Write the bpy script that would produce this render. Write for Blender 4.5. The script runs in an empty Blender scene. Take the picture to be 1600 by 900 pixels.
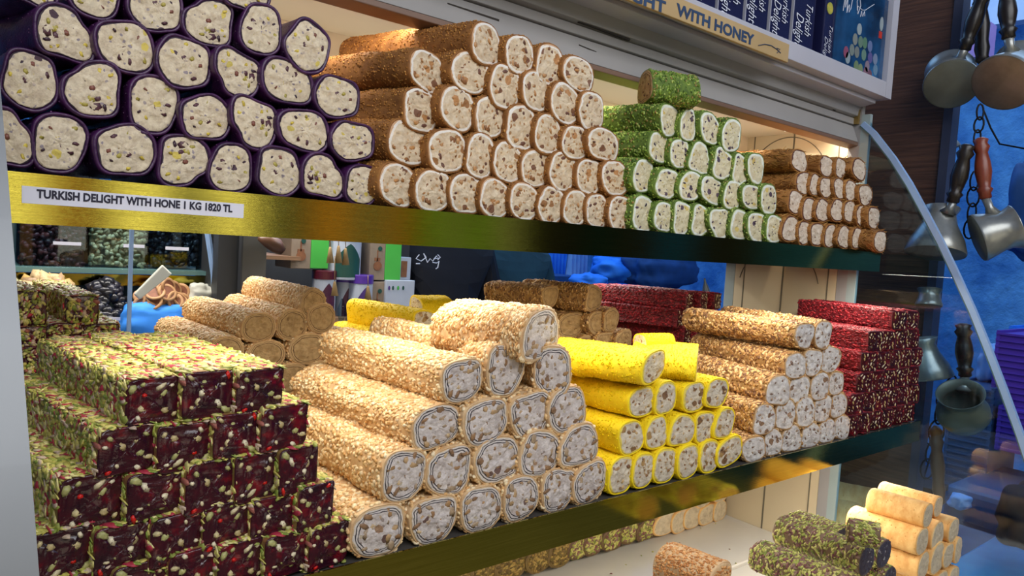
import bpy, math, random
import numpy as np
from mathutils import Vector, Matrix, noise
random.seed(7)
scn = bpy.context.scene
COL = scn.collection
R = math.radians
# ------------------------------------------------------------------ camera
F = 1115.0
e1 = np.array([1380., 20., F]); e1 /= np.linalg.norm(e1)
e2 = np.array([-900., -122., F]); e2 -= e2.dot(e1)*e1; e2 /= np.linalg.norm(e2)
e3 = np.cross(e1, e2)
if e3[1] > 0: e3 = -e3
# world axes: X along the shelves, Y into the case, Z up; camera at the origin
cam_d = bpy.data.cameras.new('camera'); cam = bpy.data.objects.new('camera', cam_d); COL.objects.link(cam)
cam_d.sensor_width = 36; cam_d.lens = F/1600*36; cam_d.clip_start = 0.02; cam_d.clip_end = 60
E = np.array([e1, e2, e3])          # rows: world axes in camera frame (x right, y down, z forward)
cx, cy_, cz = E[:, 0], -E[:, 1], -E[:, 2]
cam.matrix_world = Matrix(((cx[0], cy_[0], cz[0], 0), (cx[1], cy_[1], cz[1], 0), (cx[2], cy_[2], cz[2], 0), (0, 0, 0, 1)))
scn.camera = cam
# ------------------------------------------------------------------ world, lights, exposure
scn.view_settings.view_transform = 'Standard'; scn.view_settings.look = 'None'
scn.view_settings.exposure = 0.0; scn.view_settings.gamma = 1.0
try: scn.view_settings.use_curve_mapping = False
except Exception: pass
w = bpy.data.worlds.new('world'); scn.world = w; w.use_nodes = True
w.node_tree.nodes['Background'].inputs[0].default_value = (0.42, 0.60, 1.0, 1)
w.node_tree.nodes['Background'].inputs[1].default_value = 0.30

def area(name, loc, target, size, size_y, power, color, spread=180):
    l = bpy.data.lights.new(name, 'AREA'); l.shape = 'RECTANGLE'; l.size = size; l.size_y = size_y
    l.energy = power; l.color = color; l.spread = R(spread)
    o = bpy.data.objects.new(name, l); COL.objects.link(o); o.location = loc
    d = Vector(target)-Vector(loc); up = Vector((1, 0, 0)); z = -d.normalized(); x = (up - up.dot(z)*z).normalized(); y = z.cross(x)
    o.matrix_world = Matrix(((x[0], y[0], z[0], loc[0]), (x[1], y[1], z[1], loc[1]), (x[2], y[2], z[2], loc[2]), (0, 0, 0, 1)))
    o['kind'] = 'structure'
    return o
WARM = (1.0, 0.90, 0.74)
area('led_strip_upper', (0.9, 0.862, 0.312), (0.9, 0.80, 0.0), 1.6, 0.02, 4.2, WARM)
area('led_strip_lower', (0.9, 0.735, -0.012), (0.9, 0.72, -0.4), 1.6, 0.03, 4.9, WARM)
area('led_strip_bottom', (1.0, 0.638, -0.376), (1.0, 0.62, -0.8), 1.36, 0.03, 6.5, WARM)
area('led_strip_mirrored', (0.9, 1.28, -0.012), (0.9, 1.28, -0.4), 1.6, 0.03, 3.0, WARM)  # mirror image of the lower strip, added to light the rear row
area('ceiling_fill', (0.9, 1.08, 0.20), (0.9, 1.0, 0.34), 1.5, 0.02, .7, WARM)  # unseen uplight added to brighten the cream ceiling
area('stall_lamp', (0.45, 1.86, 0.34), (0.45, 2.02, -0.3), 1.0, 0.1, 12, (1, .94, .84))
area('goods_lamp', (1.15, 1.55, 0.35), (1.15, 2.0, -0.2), .5, 0.2, 2.0, (.85, .95, 1))
area('street_daylight_fill', (0.45, -1.0, 1.35), (0.9, 0.8, -0.1), 2.6, 1.1, 47, (0.95, 0.97, 1.0))  # soft fill added behind the viewer for daylight from the street
area('street_skylight', (2.6, 4.2, 2.6), (2.6, 4.0, -0.5), 4.0, 3.0, 95, (0.28, 0.56, 1.0))
area('alley_skylight', (4.2, 0.9, 2.4), (3.4, 1.0, -0.4), 2.0, 2.5, 45, (0.40, 0.64, 1.0))

# ------------------------------------------------------------------ pixel -> place on a real plane
def ray(px, py):
    r = np.array([px-800., py-450., F]); return E @ r
def PY(px, py, Y): r = ray(px, py); return r*Y/r[1]
def PX(px, py, X): r = ray(px, py); return r*X/r[0]
def PZ(px, py, Z): r = ray(px, py); return r*Z/r[2]
def proj(P):
    c = P[0]*e1+P[1]*e2+P[2]*e3
    return np.array([800+F*c[0]/c[2], 450+F*c[1]/c[2]])

# ------------------------------------------------------------------ materials
def lin(h):
    h = h.lstrip('#'); v = [int(h[i:i+2], 16)/255 for i in (0, 2, 4)]
    return tuple([(c/12.92 if c <= 0.04045 else ((c+0.055)/1.055)**2.4) for c in v]) + (1,)
def new_mat(name):
    m = bpy.data.materials.new(name); m.use_nodes = True; nt = m.node_tree
    return m, nt, nt.nodes['Principled BSDF']
def N(nt, t, **kw):
    n = nt.nodes.new(t)
    for k, v in kw.items(): setattr(n, k, v)
    return n
def ramp(nt, stops, mode='LINEAR'):
    n = nt.nodes.new('ShaderNodeValToRGB'); cr = n.color_ramp; cr.interpolation = mode
    while len(cr.elements) < len(stops): cr.elements.new(0.5)
    for e, (p, c) in zip(cr.elements, stops):
        e.position = p; e.color = lin(c) if isinstance(c, str) else (c, c, c, 1)
    return n
def coords(nt, scale=1.0, rnd=True):
    tc = N(nt, 'ShaderNodeTexCoord'); out = tc.outputs['Object']
    if rnd:
        oi = N(nt, 'ShaderNodeObjectInfo'); mu = N(nt, 'ShaderNodeMath', operation='MULTIPLY'); mu.inputs[1].default_value = 37.0
        nt.links.new(oi.outputs['Random'], mu.inputs[0])
        ad = N(nt, 'ShaderNodeVectorMath', operation='ADD'); nt.links.new(out, ad.inputs[0]); nt.links.new(mu.outputs[0], ad.inputs[1]); out = ad.outputs[0]
    return out
def noise_tex(nt, vec, scale, detail=4, rough=0.6):
    n = N(nt, 'ShaderNodeTexNoise'); n.inputs['Scale'].default_value = scale; n.inputs['Detail'].default_value = detail; n.inputs['Roughness'].default_value = rough
    nt.links.new(vec, n.inputs['Vector']); return n
def bump(nt, height, bs, strength=0.4, dist=0.001, prev=None):
    b = N(nt, 'ShaderNodeBump'); b.inputs['Strength'].default_value = strength; b.inputs['Distance'].default_value = dist
    nt.links.new(height, b.inputs['Height'])
    if prev is not None: nt.links.new(prev.outputs[0], b.inputs['Normal'])
    nt.links.new(b.outputs[0], bs.inputs['Normal']); return b
def mix(nt, fac, a, b, blend='MIX'):
    m = N(nt, 'ShaderNodeMix', data_type='RGBA', blend_type=blend)
    for ix, v in ((0, fac), (6, a), (7, b)):
        sock = m.inputs[ix]
        if isinstance(v, str): sock.default_value = lin(v)
        elif isinstance(v, (int, float)): sock.default_value = v if ix == 0 else (v, v, v, 1)
        else: nt.links.new(v, sock)
    return m.outputs[2]

def plain(name, c, c2=None, scale=8, rough=0.5, metal=0.0, bmp=0.0, bscale=40, stretch=None, rnd=False, dist=0.001):
    m, nt, bs = new_mat(name)
    vec = coords(nt, rnd=rnd)
    if stretch:
        mp = N(nt, 'ShaderNodeMapping'); mp.inputs['Scale'].default_value = stretch; nt.links.new(vec, mp.inputs[0]); vec = mp.outputs[0]
    n = noise_tex(nt, vec, scale)
    r = ramp(nt, [(0.3, c), (0.7, c2 or c)]); nt.links.new(n.outputs[0], r.inputs[0]); nt.links.new(r.outputs[0], bs.inputs['Base Color'])
    bs.inputs['Roughness'].default_value = rough; bs.inputs['Metallic'].default_value = metal
    if bmp:
        b = noise_tex(nt, vec, bscale, 5); bump(nt, b.outputs[0], bs, bmp, dist)
    return m
def bits_mat(name, cols, rough=0.6, spec=0.4, bmp=0.3):
    """each crumb or flake takes its own colour"""
    m, nt, bs = new_mat(name)
    g = N(nt, 'ShaderNodeNewGeometry'); k = len(cols)
    r = ramp(nt, [(i/k, c) for i, c in enumerate(cols)], 'CONSTANT'); nt.links.new(g.outputs['Random Per Island'], r.inputs[0])
    vec = coords(nt); n = noise_tex(nt, vec, 350, 3)
    r2 = ramp(nt, [(0.3, 0.72), (0.7, 1.15)]); nt.links.new(n.outputs[0], r2.inputs[0])
    c = mix(nt, 1.0, r.outputs[0], r2.outputs[0], 'MULTIPLY'); nt.links.new(c, bs.inputs['Base Color'])
    bs.inputs['Roughness'].default_value = rough; bs.inputs['Specular IOR Level'].default_value = spec
    if bmp: bump(nt, n.outputs[0], bs, bmp, 0.0006)
    return m
def face_mat(name, base, base2, nut_layers, rim=None, rough=0.55, bmp=0.7, sss=0.0):
    """cut face of a roll: nougat with specks of nut, plus layered rims by the stored radius"""
    m, nt, bs = new_mat(name)
    vec = coords(nt)
    mp = N(nt, 'ShaderNodeMapping'); mp.inputs['Scale'].default_value = (1, .5, 1); nt.links.new(vec, mp.inputs[0]); v2 = mp.outputs[0]
    n = noise_tex(nt, v2, 120, 6, .7)
    r = ramp(nt, [(0.35, base2), (0.6, base)]); nt.links.new(n.outputs[0], r.inputs[0]); col = r.outputs[0]
    hs = []
    for scale, thr, frac, cols in nut_layers:
        dn = noise_tex(nt, v2, 90, 2)
        va = N(nt, 'ShaderNodeVectorMath', operation='MULTIPLY_ADD'); va.inputs[1].default_value = (.007, .007, .007)
        nt.links.new(dn.outputs['Color'], va.inputs[0]); nt.links.new(v2, va.inputs[2])
        vo = N(nt, 'ShaderNodeTexVoronoi'); vo.inputs['Scale'].default_value = scale; nt.links.new(va.outputs[0], vo.inputs['Vector'])
        lt = N(nt, 'ShaderNodeMath', operation='LESS_THAN'); lt.inputs[1].default_value = thr; nt.links.new(vo.outputs['Distance'], lt.inputs[0])
        sep = N(nt, 'ShaderNodeSeparateColor'); nt.links.new(vo.outputs['Color'], sep.inputs[0])
        l2 = N(nt, 'ShaderNodeMath', operation='LESS_THAN'); l2.inputs[1].default_value = frac; nt.links.new(sep.outputs[0], l2.inputs[0])
        mu = N(nt, 'ShaderNodeMath', operation='MULTIPLY'); nt.links.new(lt.outputs[0], mu.inputs[0]); nt.links.new(l2.outputs[0], mu.inputs[1])
        k = len(cols); cr = ramp(nt, [(i/k, c) for i, c in enumerate(cols)], 'CONSTANT'); nt.links.new(sep.outputs[1], cr.inputs[0])
        col = mix(nt, mu.outputs[0], col, cr.outputs[0]); hs.append(mu.outputs[0])
    if rim:
        at = N(nt, 'ShaderNodeAttribute', attribute_name='rad')
        wn = noise_tex(nt, vec, 55, 2); ma = N(nt, 'ShaderNodeMath', operation='MULTIPLY_ADD'); ma.inputs[1].default_value = .26; 
        nt.links.new(wn.outputs[0], ma.inputs[0]); nt.links.new(at.outputs['Fac'], ma.inputs[2])
        sb = N(nt, 'ShaderNodeMath', operation='SUBTRACT'); sb.inputs[1].default_value = .13; nt.links.new(ma.outputs[0], sb.inputs[0])
        # rim: list of (start, colour) in constant steps; first start marks where nougat ends
        rr = ramp(nt, [(0, rim[0][1])]+[(p, c) for p, c in rim], 'CONSTANT'); nt.links.new(sb.outputs[0], rr.inputs[0])
        gt = N(nt, 'ShaderNodeMath', operation='GREATER_THAN'); gt.inputs[1].default_value = rim[0][0]; nt.links.new(sb.outputs[0], gt.inputs[0])
        col = mix(nt, gt.outputs[0], col, rr.outputs[0])
    nt.links.new(col, bs.inputs['Base Color']); bs.inputs['Roughness'].default_value = rough
    big = noise_tex(nt, v2, 200, 6, .75)
    b1 = bump(nt, big.outputs[0], bs, bmp, .0026)
    return m

M = {}
# purple pile
M['purple_skin'] = plain('purple_skin', '#2a1034', '#4c2052', 60, .32, bmp=.6, bscale=260, rnd=True)
M['purple_bits'] = bits_mat('purple_sugar_crumbs', ['#4a1a4c', '#3a1240', '#5c2a5e', '#6d3f70', '#351038'], .3, .7)
M['purple_face'] = face_mat('purple_roll_nougat', '#e2d2b6', '#c2ae94', [(190, .30, .35, ['#a89a98', '#bdab9c', '#978a90']), (80, .33, .10, ['#d9c25e', '#4c3440', '#c9b45a'])], rim=[(.97, '#3a2a38')])
M['purple_nuts'] = bits_mat('pistachio_and_berry_bits', ['#d8bf4c', '#c9b046', '#a99a48', '#3b2330', '#56343c', '#7c4a3c'], .4)
# brown pile
M['brown_skin'] = plain('brown_skin', '#74481f', '#9c6830', 90, .8, bmp=.8, bscale=400, rnd=True)
M['brown_bits'] = bits_mat('brown_crumbs', ['#94622c', '#ac783c', '#7c4e22', '#c08c4c', '#a06a30'], .8, .2)
M['brown_face'] = face_mat('brown_roll_nougat', '#e0cdb0', '#c4aa8a', [(170, .30, .5, ['#b78f62', '#a57a50', '#caa67c']), (85, .42, .30, ['#9a6a3c', '#b98450', '#7c5238'])], rim=[(.87, '#ece4da'), (.975, '#c79c74')])
M['brown_nuts'] = bits_mat('almond_bits', ['#a67444', '#c09060', '#8d5f3a', '#b98652', '#6a4536'], .45)
# green pile
M['green_skin'] = plain('green_skin', '#41581c', '#6b8430', 90, .8, bmp=.8, bscale=400, rnd=True)
M['green_bits'] = bits_mat('ground_pistachio', ['#7a9434', '#90ac4a', '#5e7a24', '#b0c068', '#86a040', '#46601f', '#98804a'], .6, .3)
M['green_face'] = face_mat('green_roll_nougat', '#e2d8b8', '#cdbf98', [(170, .28, .35, ['#c9b878', '#d4c78c', '#b9a878']), (100, .40, .20, ['#4c3c4c', '#d8c070', '#5e4a58', '#c8ad60'])], rim=[(.84, '#e9ece2'), (.97, '#c4cc9a')])
M['green_nuts'] = bits_mat('berry_bits', ['#453548', '#5b4658', '#cdb45c', '#3a2c3c'], .45)
# fibre rolls
M['fibre_skin'] = plain('shredded_pastry_skin', '#7a4f22', '#a8743a', 90, .8, bmp=.8, bscale=300, rnd=True, stretch=(1, .3, 1))
M['fibre_bits'] = bits_mat('shredded_pastry_threads', ['#8f5f2a', '#b07c3e', '#754a1f', '#c3924e', '#9c6a32'], .7, .3)
M['fibre_face'] = face_mat('fibre_roll_nougat', '#e6d6c4', '#cdb8a2', [(190, .28, .3, ['#b79a80', '#a5876c'])], rim=[(.93, '#5a3024')])
M['fibre_nuts'] = bits_mat('fibre_roll_bits', ['#a98468', '#8a6850'], .5)
# sesame rolls
M['sesame_skin'] = plain('sesame_skin', '#b88c5c', '#dcbc90', 60, .7, bmp=.5, bscale=200, rnd=True)
M['sesame_bits'] = bits_mat('toasted_peanut_crumbs', ['#e0ba84', '#e8cc9c', '#d4a870', '#eed8b0', '#cc9c60', '#e4c08c'], .5, .45)
M['sesame_face'] = face_mat('sesame_roll_nougat', '#ddd2cc', '#b4a6a0', [(150, .30, .4, ['#a89078', '#96847a', '#b8a890']), (80, .38, .14, ['#8a6a50', '#9c7a5c', '#6c5048'])],
                             rim=[(.78, '#2d2228'), (.815, '#d0c6c0'), (.875, '#2d2228'), (.91, '#d8ccc0'), (.975, '#d4b48a')], rough=.36, bmp=1.0)
M['sesame_nuts'] = bits_mat('nut_chunks', ['#9c7850', '#b09068', '#846448', '#c4a880', '#a48c70', '#94704e'], .4)
M['tan_face'] = face_mat('tan_and_shaded_roll_end', '#c0a070', '#9c7c50', [(120, .3, .4, ['#a98a58', '#8c6c44'])], rim=[(.80, '#6a4c30'), (.84, '#c4a474'), (.9, '#7a5a38'), (.93, '#c4a474')], rough=.7, bmp=.8)  # tan cut end; on the rear rolls the brown stands in for shade
# yellow
M['yellow_skin'] = plain('yellow_coconut_skin', '#f0cc00', '#f6da14', 120, .75, bmp=.8, bscale=330, rnd=True)
M['yellow_bits'] = bits_mat('yellow_coconut_crumbs', ['#f2d208', '#f8e020', '#ecc800', '#f6da10'], .7, .2)
M['yellow_face'] = face_mat('yellow_roll_nougat', '#dcd0bc', '#b8a690', [(130, .3, .4, ['#9c7c58', '#b4946c', '#8a7466']), (80, .4, .25, ['#7c5a3a', '#a8844e'])], rim=[(.93, '#e2cc60')], rough=.42, bmp=.9)
M['yellow_nuts'] = bits_mat('nut_chunks_yellow', ['#8a6440', '#a9845a', '#74503a', '#c0a070'], .4)
# walnut
M['walnut_skin'] = plain('walnut_skin', '#94703f', '#b8905c', 90, .7, bmp=.8, bscale=300, rnd=True)
M['walnut_bits'] = bits_mat('chopped_nut_flakes', ['#c89c60', '#a87c4c', '#dcb478', '#8c6440', '#bc8c54', '#7e5840', '#e4c08c'], .6, .35)
M['walnut_face'] = face_mat('walnut_roll_nougat', '#e0dad6', '#b4aaa6', [(150, .3, .4, ['#9c8c80', '#b4a8a0']), (80, .4, .12, ['#8a6a50', '#a88468'])], rim=[(.95, '#c8a884')], rough=.42, bmp=.9)
M['walnut_nuts'] = bits_mat('nut_chunks_walnut', ['#8c7460', '#a68c74', '#7c6050'], .4)
# jelly bars
def jelly(name, c1, c2, c3, rough=.16):
    m, nt, bs = new_mat(name); vec = coords(nt)
    n = noise_tex(nt, vec, 45, 4); r = ramp(nt, [(.3, c1), (.55, c2), (.72, c3)]); nt.links.new(n.outputs[0], r.inputs[0]); nt.links.new(r.outputs[0], bs.inputs['Base Color'])
    bs.inputs['Roughness'].default_value = rough; bs.inputs['Subsurface Weight'].default_value = .0
    b = noise_tex(nt, vec, 130, 4); bump(nt, b.outputs[0], bs, .5, .0014); return m
M['jelly'] = jelly('pomegranate_jelly', '#220c18', '#3c0c1a', '#780e1a')
M['jelly_skin'] = plain('pomegranate_bar_skin', '#8c8640', '#7c3028', 60, .6, bmp=.8, bscale=200, rnd=True)
M['pistachio_bits'] = bits_mat('pistachio_slivers', ['#b8b054', '#9ca044', '#d0c46c', '#80903a', '#c0b45c', '#dcd08c', '#9a5a4c', '#c4ac94', '#8a9040', '#a83040', '#c8bc74'], .5, .4)
M['jelly_nuts'] = bits_mat('almonds_in_jelly', ['#d2c29a', '#c4b282', '#dccfae', '#b8a474', '#a8a468', '#c0180f'], .35)
M['rose_skin'] = plain('rose_bar_skin', '#4c0a14', '#7a1420', 80, .5, bmp=.9, bscale=250, rnd=True)
M['rose_bits'] = bits_mat('rose_petal_flakes', ['#7c1420', '#98202a', '#5c0c18', '#b02c34', '#6c101c', '#8a1824'], .5, .4)
M['rose_face'] = jelly('rose_jelly', '#24060e', '#400a14', '#64101a', .25)
M['rose_nuts'] = bits_mat('almond_slivers', ['#d8c8a4', '#c6b488', '#e0d4b4', '#b4a068'], .4)
# wafer-like rolls and dark pistachio rolls
M['wafer_skin'] = plain('wafer_skin', '#c98e48', '#e6bc78', 45, .65, bmp=.6, bscale=160, rnd=True)
M['wafer_bits'] = bits_mat('wafer_crumbs', ['#dba860', '#e4b874', '#cc944c'], .6, .3)
M['wafer_face'] = face_mat('wafer_face', '#cfc0a4', '#b0a088', [(190, .3, .3, ['#a89880', '#beb098'])], rim=[(.95, '#d8bc8c')])
M['dark_skin'] = plain('dark_roll_skin', '#5c3a34', '#6c5a2c', 60, .6, bmp=.6, bscale=200, rnd=True)
M['dark_bits'] = bits_mat('pistachio_slices', ['#9aa048', '#b8b45c', '#7c8438', '#7c4a48', '#c4bc70', '#8a6a5c', '#aaa850'], .5, .4)
M['dark_face'] = face_mat('dark_roll_face', '#4a4046', '#382e36', [(120, .3, .2, ['#8a8088', '#a09890'])], rough=.35)
M['dark_nuts'] = bits_mat('pale_nut_bits', ['#b4aca4', '#968c8c'], .4)
M['crumb_skin'] = plain('crumb_skin', '#5c4826', '#7c6434', 60, .7, bmp=.8, bscale=200, rnd=True)
M['crumb_bits'] = bits_mat('crumb_bits', ['#7c6434', '#94783e', '#5e4a26', '#a48a4a', '#6a5a2a'], .6, .3)
M['orange_bits'] = bits_mat('toasted_crumbs', ['#c8864a', '#d69a5c', '#b4743c', '#dcaa70'], .6, .3)

# ------------------------------------------------------------------ mesh helpers
def mesh_obj(name, verts, faces, mats, parent=None, midx=None, smooth=True, rad=None):
    me = bpy.data.meshes.new(name); me.from_pydata([tuple(v) for v in verts], [], faces)
    for m in (mats if isinstance(mats, (list, tuple)) else [mats]): me.materials.append(M[m] if isinstance(m, str) else m)
    if midx is not None: me.polygons.foreach_set('material_index', midx)
    if smooth: me.polygons.foreach_set('use_smooth', [True]*len(me.polygons))
    if rad is not None:
        a = me.attributes.new('rad', 'FLOAT', 'POINT'); a.data.foreach_set('value', rad)
    me.update(); o = bpy.data.objects.new(name, me); COL.objects.link(o)
    if parent: o.parent = parent
    return o
def tag(o, label=None, cat=None, group=None, kind=None):
    if label: o['label'] = label
    if cat: o['category'] = cat
    if group: o['group'] = group
    if kind: o['kind'] = kind
    return o
def empty(name, loc=(0, 0, 0), rz=0):
    o = bpy.data.objects.new(name, None); COL.objects.link(o); o.location = loc; o.rotation_euler = (0, 0, rz); o.empty_display_size = .02; return o

class MB:
    def __init__(s): s.v = []; s.f = []; s.m = []
    def add(s, v, f, m=0):
        b = len(s.v); s.v += [tuple(p) for p in v]; s.f += [tuple(i+b for i in q) for q in f]; s.m += [m]*len(f)
    def box(s, c, d, m=0, rot=None, bev=0.0):
        hx, hy, hz = d[0]/2, d[1]/2, d[2]/2
        P = [Vector((x*hx, y*hy, z*hz)) for x in (-1, 1) for y in (-1, 1) for z in (-1, 1)]
        if rot is not None: P = [rot @ p for p in P]
        P = [p+Vector(c) for p in P]
        s.add(P, [(0, 1, 3, 2), (4, 6, 7, 5), (0, 4, 5, 1), (2, 3, 7, 6), (0, 2, 6, 4), (1, 5, 7, 3)], m)
    def tube(s, pts, rads, n=12, m=0, cap=True):
        pts = [Vector(p) for p in pts]; rings = []
        if not isinstance(rads, (list, tuple)): rads = [rads]*len(pts)
        up = None
        V = []; Fc = []
        for i, p in enumerate(pts):
            t = (pts[min(i+1, len(pts)-1)]-pts[max(i-1, 0)]).normalized()
            if up is None: up = Vector((0, 0, 1)) if abs(t.z) < .9 else Vector((1, 0, 0))
            a = (up - up.dot(t)*t).normalized(); b = t.cross(a); up = a
            for k in range(n):
                an = 2*math.pi*k/n; V.append(p+(a*math.cos(an)+b*math.sin(an))*rads[i])
        L = len(pts)
        for i in range(L-1):
            for k in range(n):
                Fc.append((i*n+k, i*n+(k+1) % n, (i+1)*n+(k+1) % n, (i+1)*n+k))
        if cap: Fc.append(tuple(range(n-1, -1, -1))); Fc.append(tuple((L-1)*n+k for k in range(n)))
        s.add(V, Fc, m)
    def lathe(s, prof, origin=(0, 0, 0), mat=None, n=32, m=0):
        V = []; Fc = []
        for r, z in prof:
            for k in range(n):
                a = 2*math.pi*k/n; p = Vector((r*math.cos(a), r*math.sin(a), z))
                if mat is not None: p = mat @ p
                V.append(p+Vector(origin))
        for i in range(len(prof)-1):
            for k in range(n): Fc.append((i*n+k, i*n+(k+1) % n, (i+1)*n+(k+1) % n, (i+1)*n+k))
        s.add(V, Fc, m)
    def build(s, name, mats, parent=None, smooth=False, bevel=0.0):
        o = mesh_obj(name, s.v, s.f, mats, parent, s.m, smooth)
        if bevel:
            md = o.modifiers.new('bevel', 'BEVEL'); md.width = bevel; md.segments = 2; md.limit_method = 'ANGLE'
        return o

ICO_V = []; ICO_F = [(0,11,5),(0,5,1),(0,1,7),(0,7,10),(0,10,11),(1,5,9),(5,11,4),(11,10,2),(10,7,6),(7,1,8),(3,9,4),(3,4,2),(3,2,6),(3,6,8),(3,8,9),(4,9,5),(2,4,11),(6,2,10),(8,6,7),(9,8,1)]
_t = (1+5**.5)/2
for a, b, c in [(-1,_t,0),(1,_t,0),(-1,-_t,0),(1,-_t,0),(0,-1,_t),(0,1,_t),(0,-1,-_t),(0,1,-_t),(_t,0,-1),(_t,0,1),(-_t,0,-1),(-_t,0,1)]:
    ICO_V.append(np.array([a, b, c])/math.sqrt(1+_t*_t))
ICO_V = np.array(ICO_V)
def add_bit(V, Fl, Mi, p, n, size, rng, tilt=.35, m=1, align=None):
    """one crumb/flake: an uneven ellipsoid of size (l,w,t) lying on normal n"""
    n = np.array(n)/np.linalg.norm(n)
    t = rng.normal(size=3) if align is None else np.array(align)+rng.normal(size=3)*.35
    t -= t.dot(n)*n; t /= np.linalg.norm(t)
    n2 = n+rng.normal(size=3)*tilt; n2 -= n2.dot(t)*t*.6; n2 /= np.linalg.norm(n2)
    t = t-t.dot(n2)*n2; t /= np.linalg.norm(t); b = np.cross(n2, t)
    k = .75+.5*rng.random(3)
    P = (ICO_V*(1+rng.normal(size=(12, 1))*.10))*np.array([size[0]*k[0], size[1]*k[1], size[2]*k[2]])*.5
    W = p+P[:, :1]*t+P[:, 1:2]*b+P[:, 2:3]*n2
    base = len(V); V.extend(W.tolist()); Fl.extend([(a+base, c+base, d+base) for a, c, d in ICO_F]); Mi.extend([m]*20)

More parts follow.
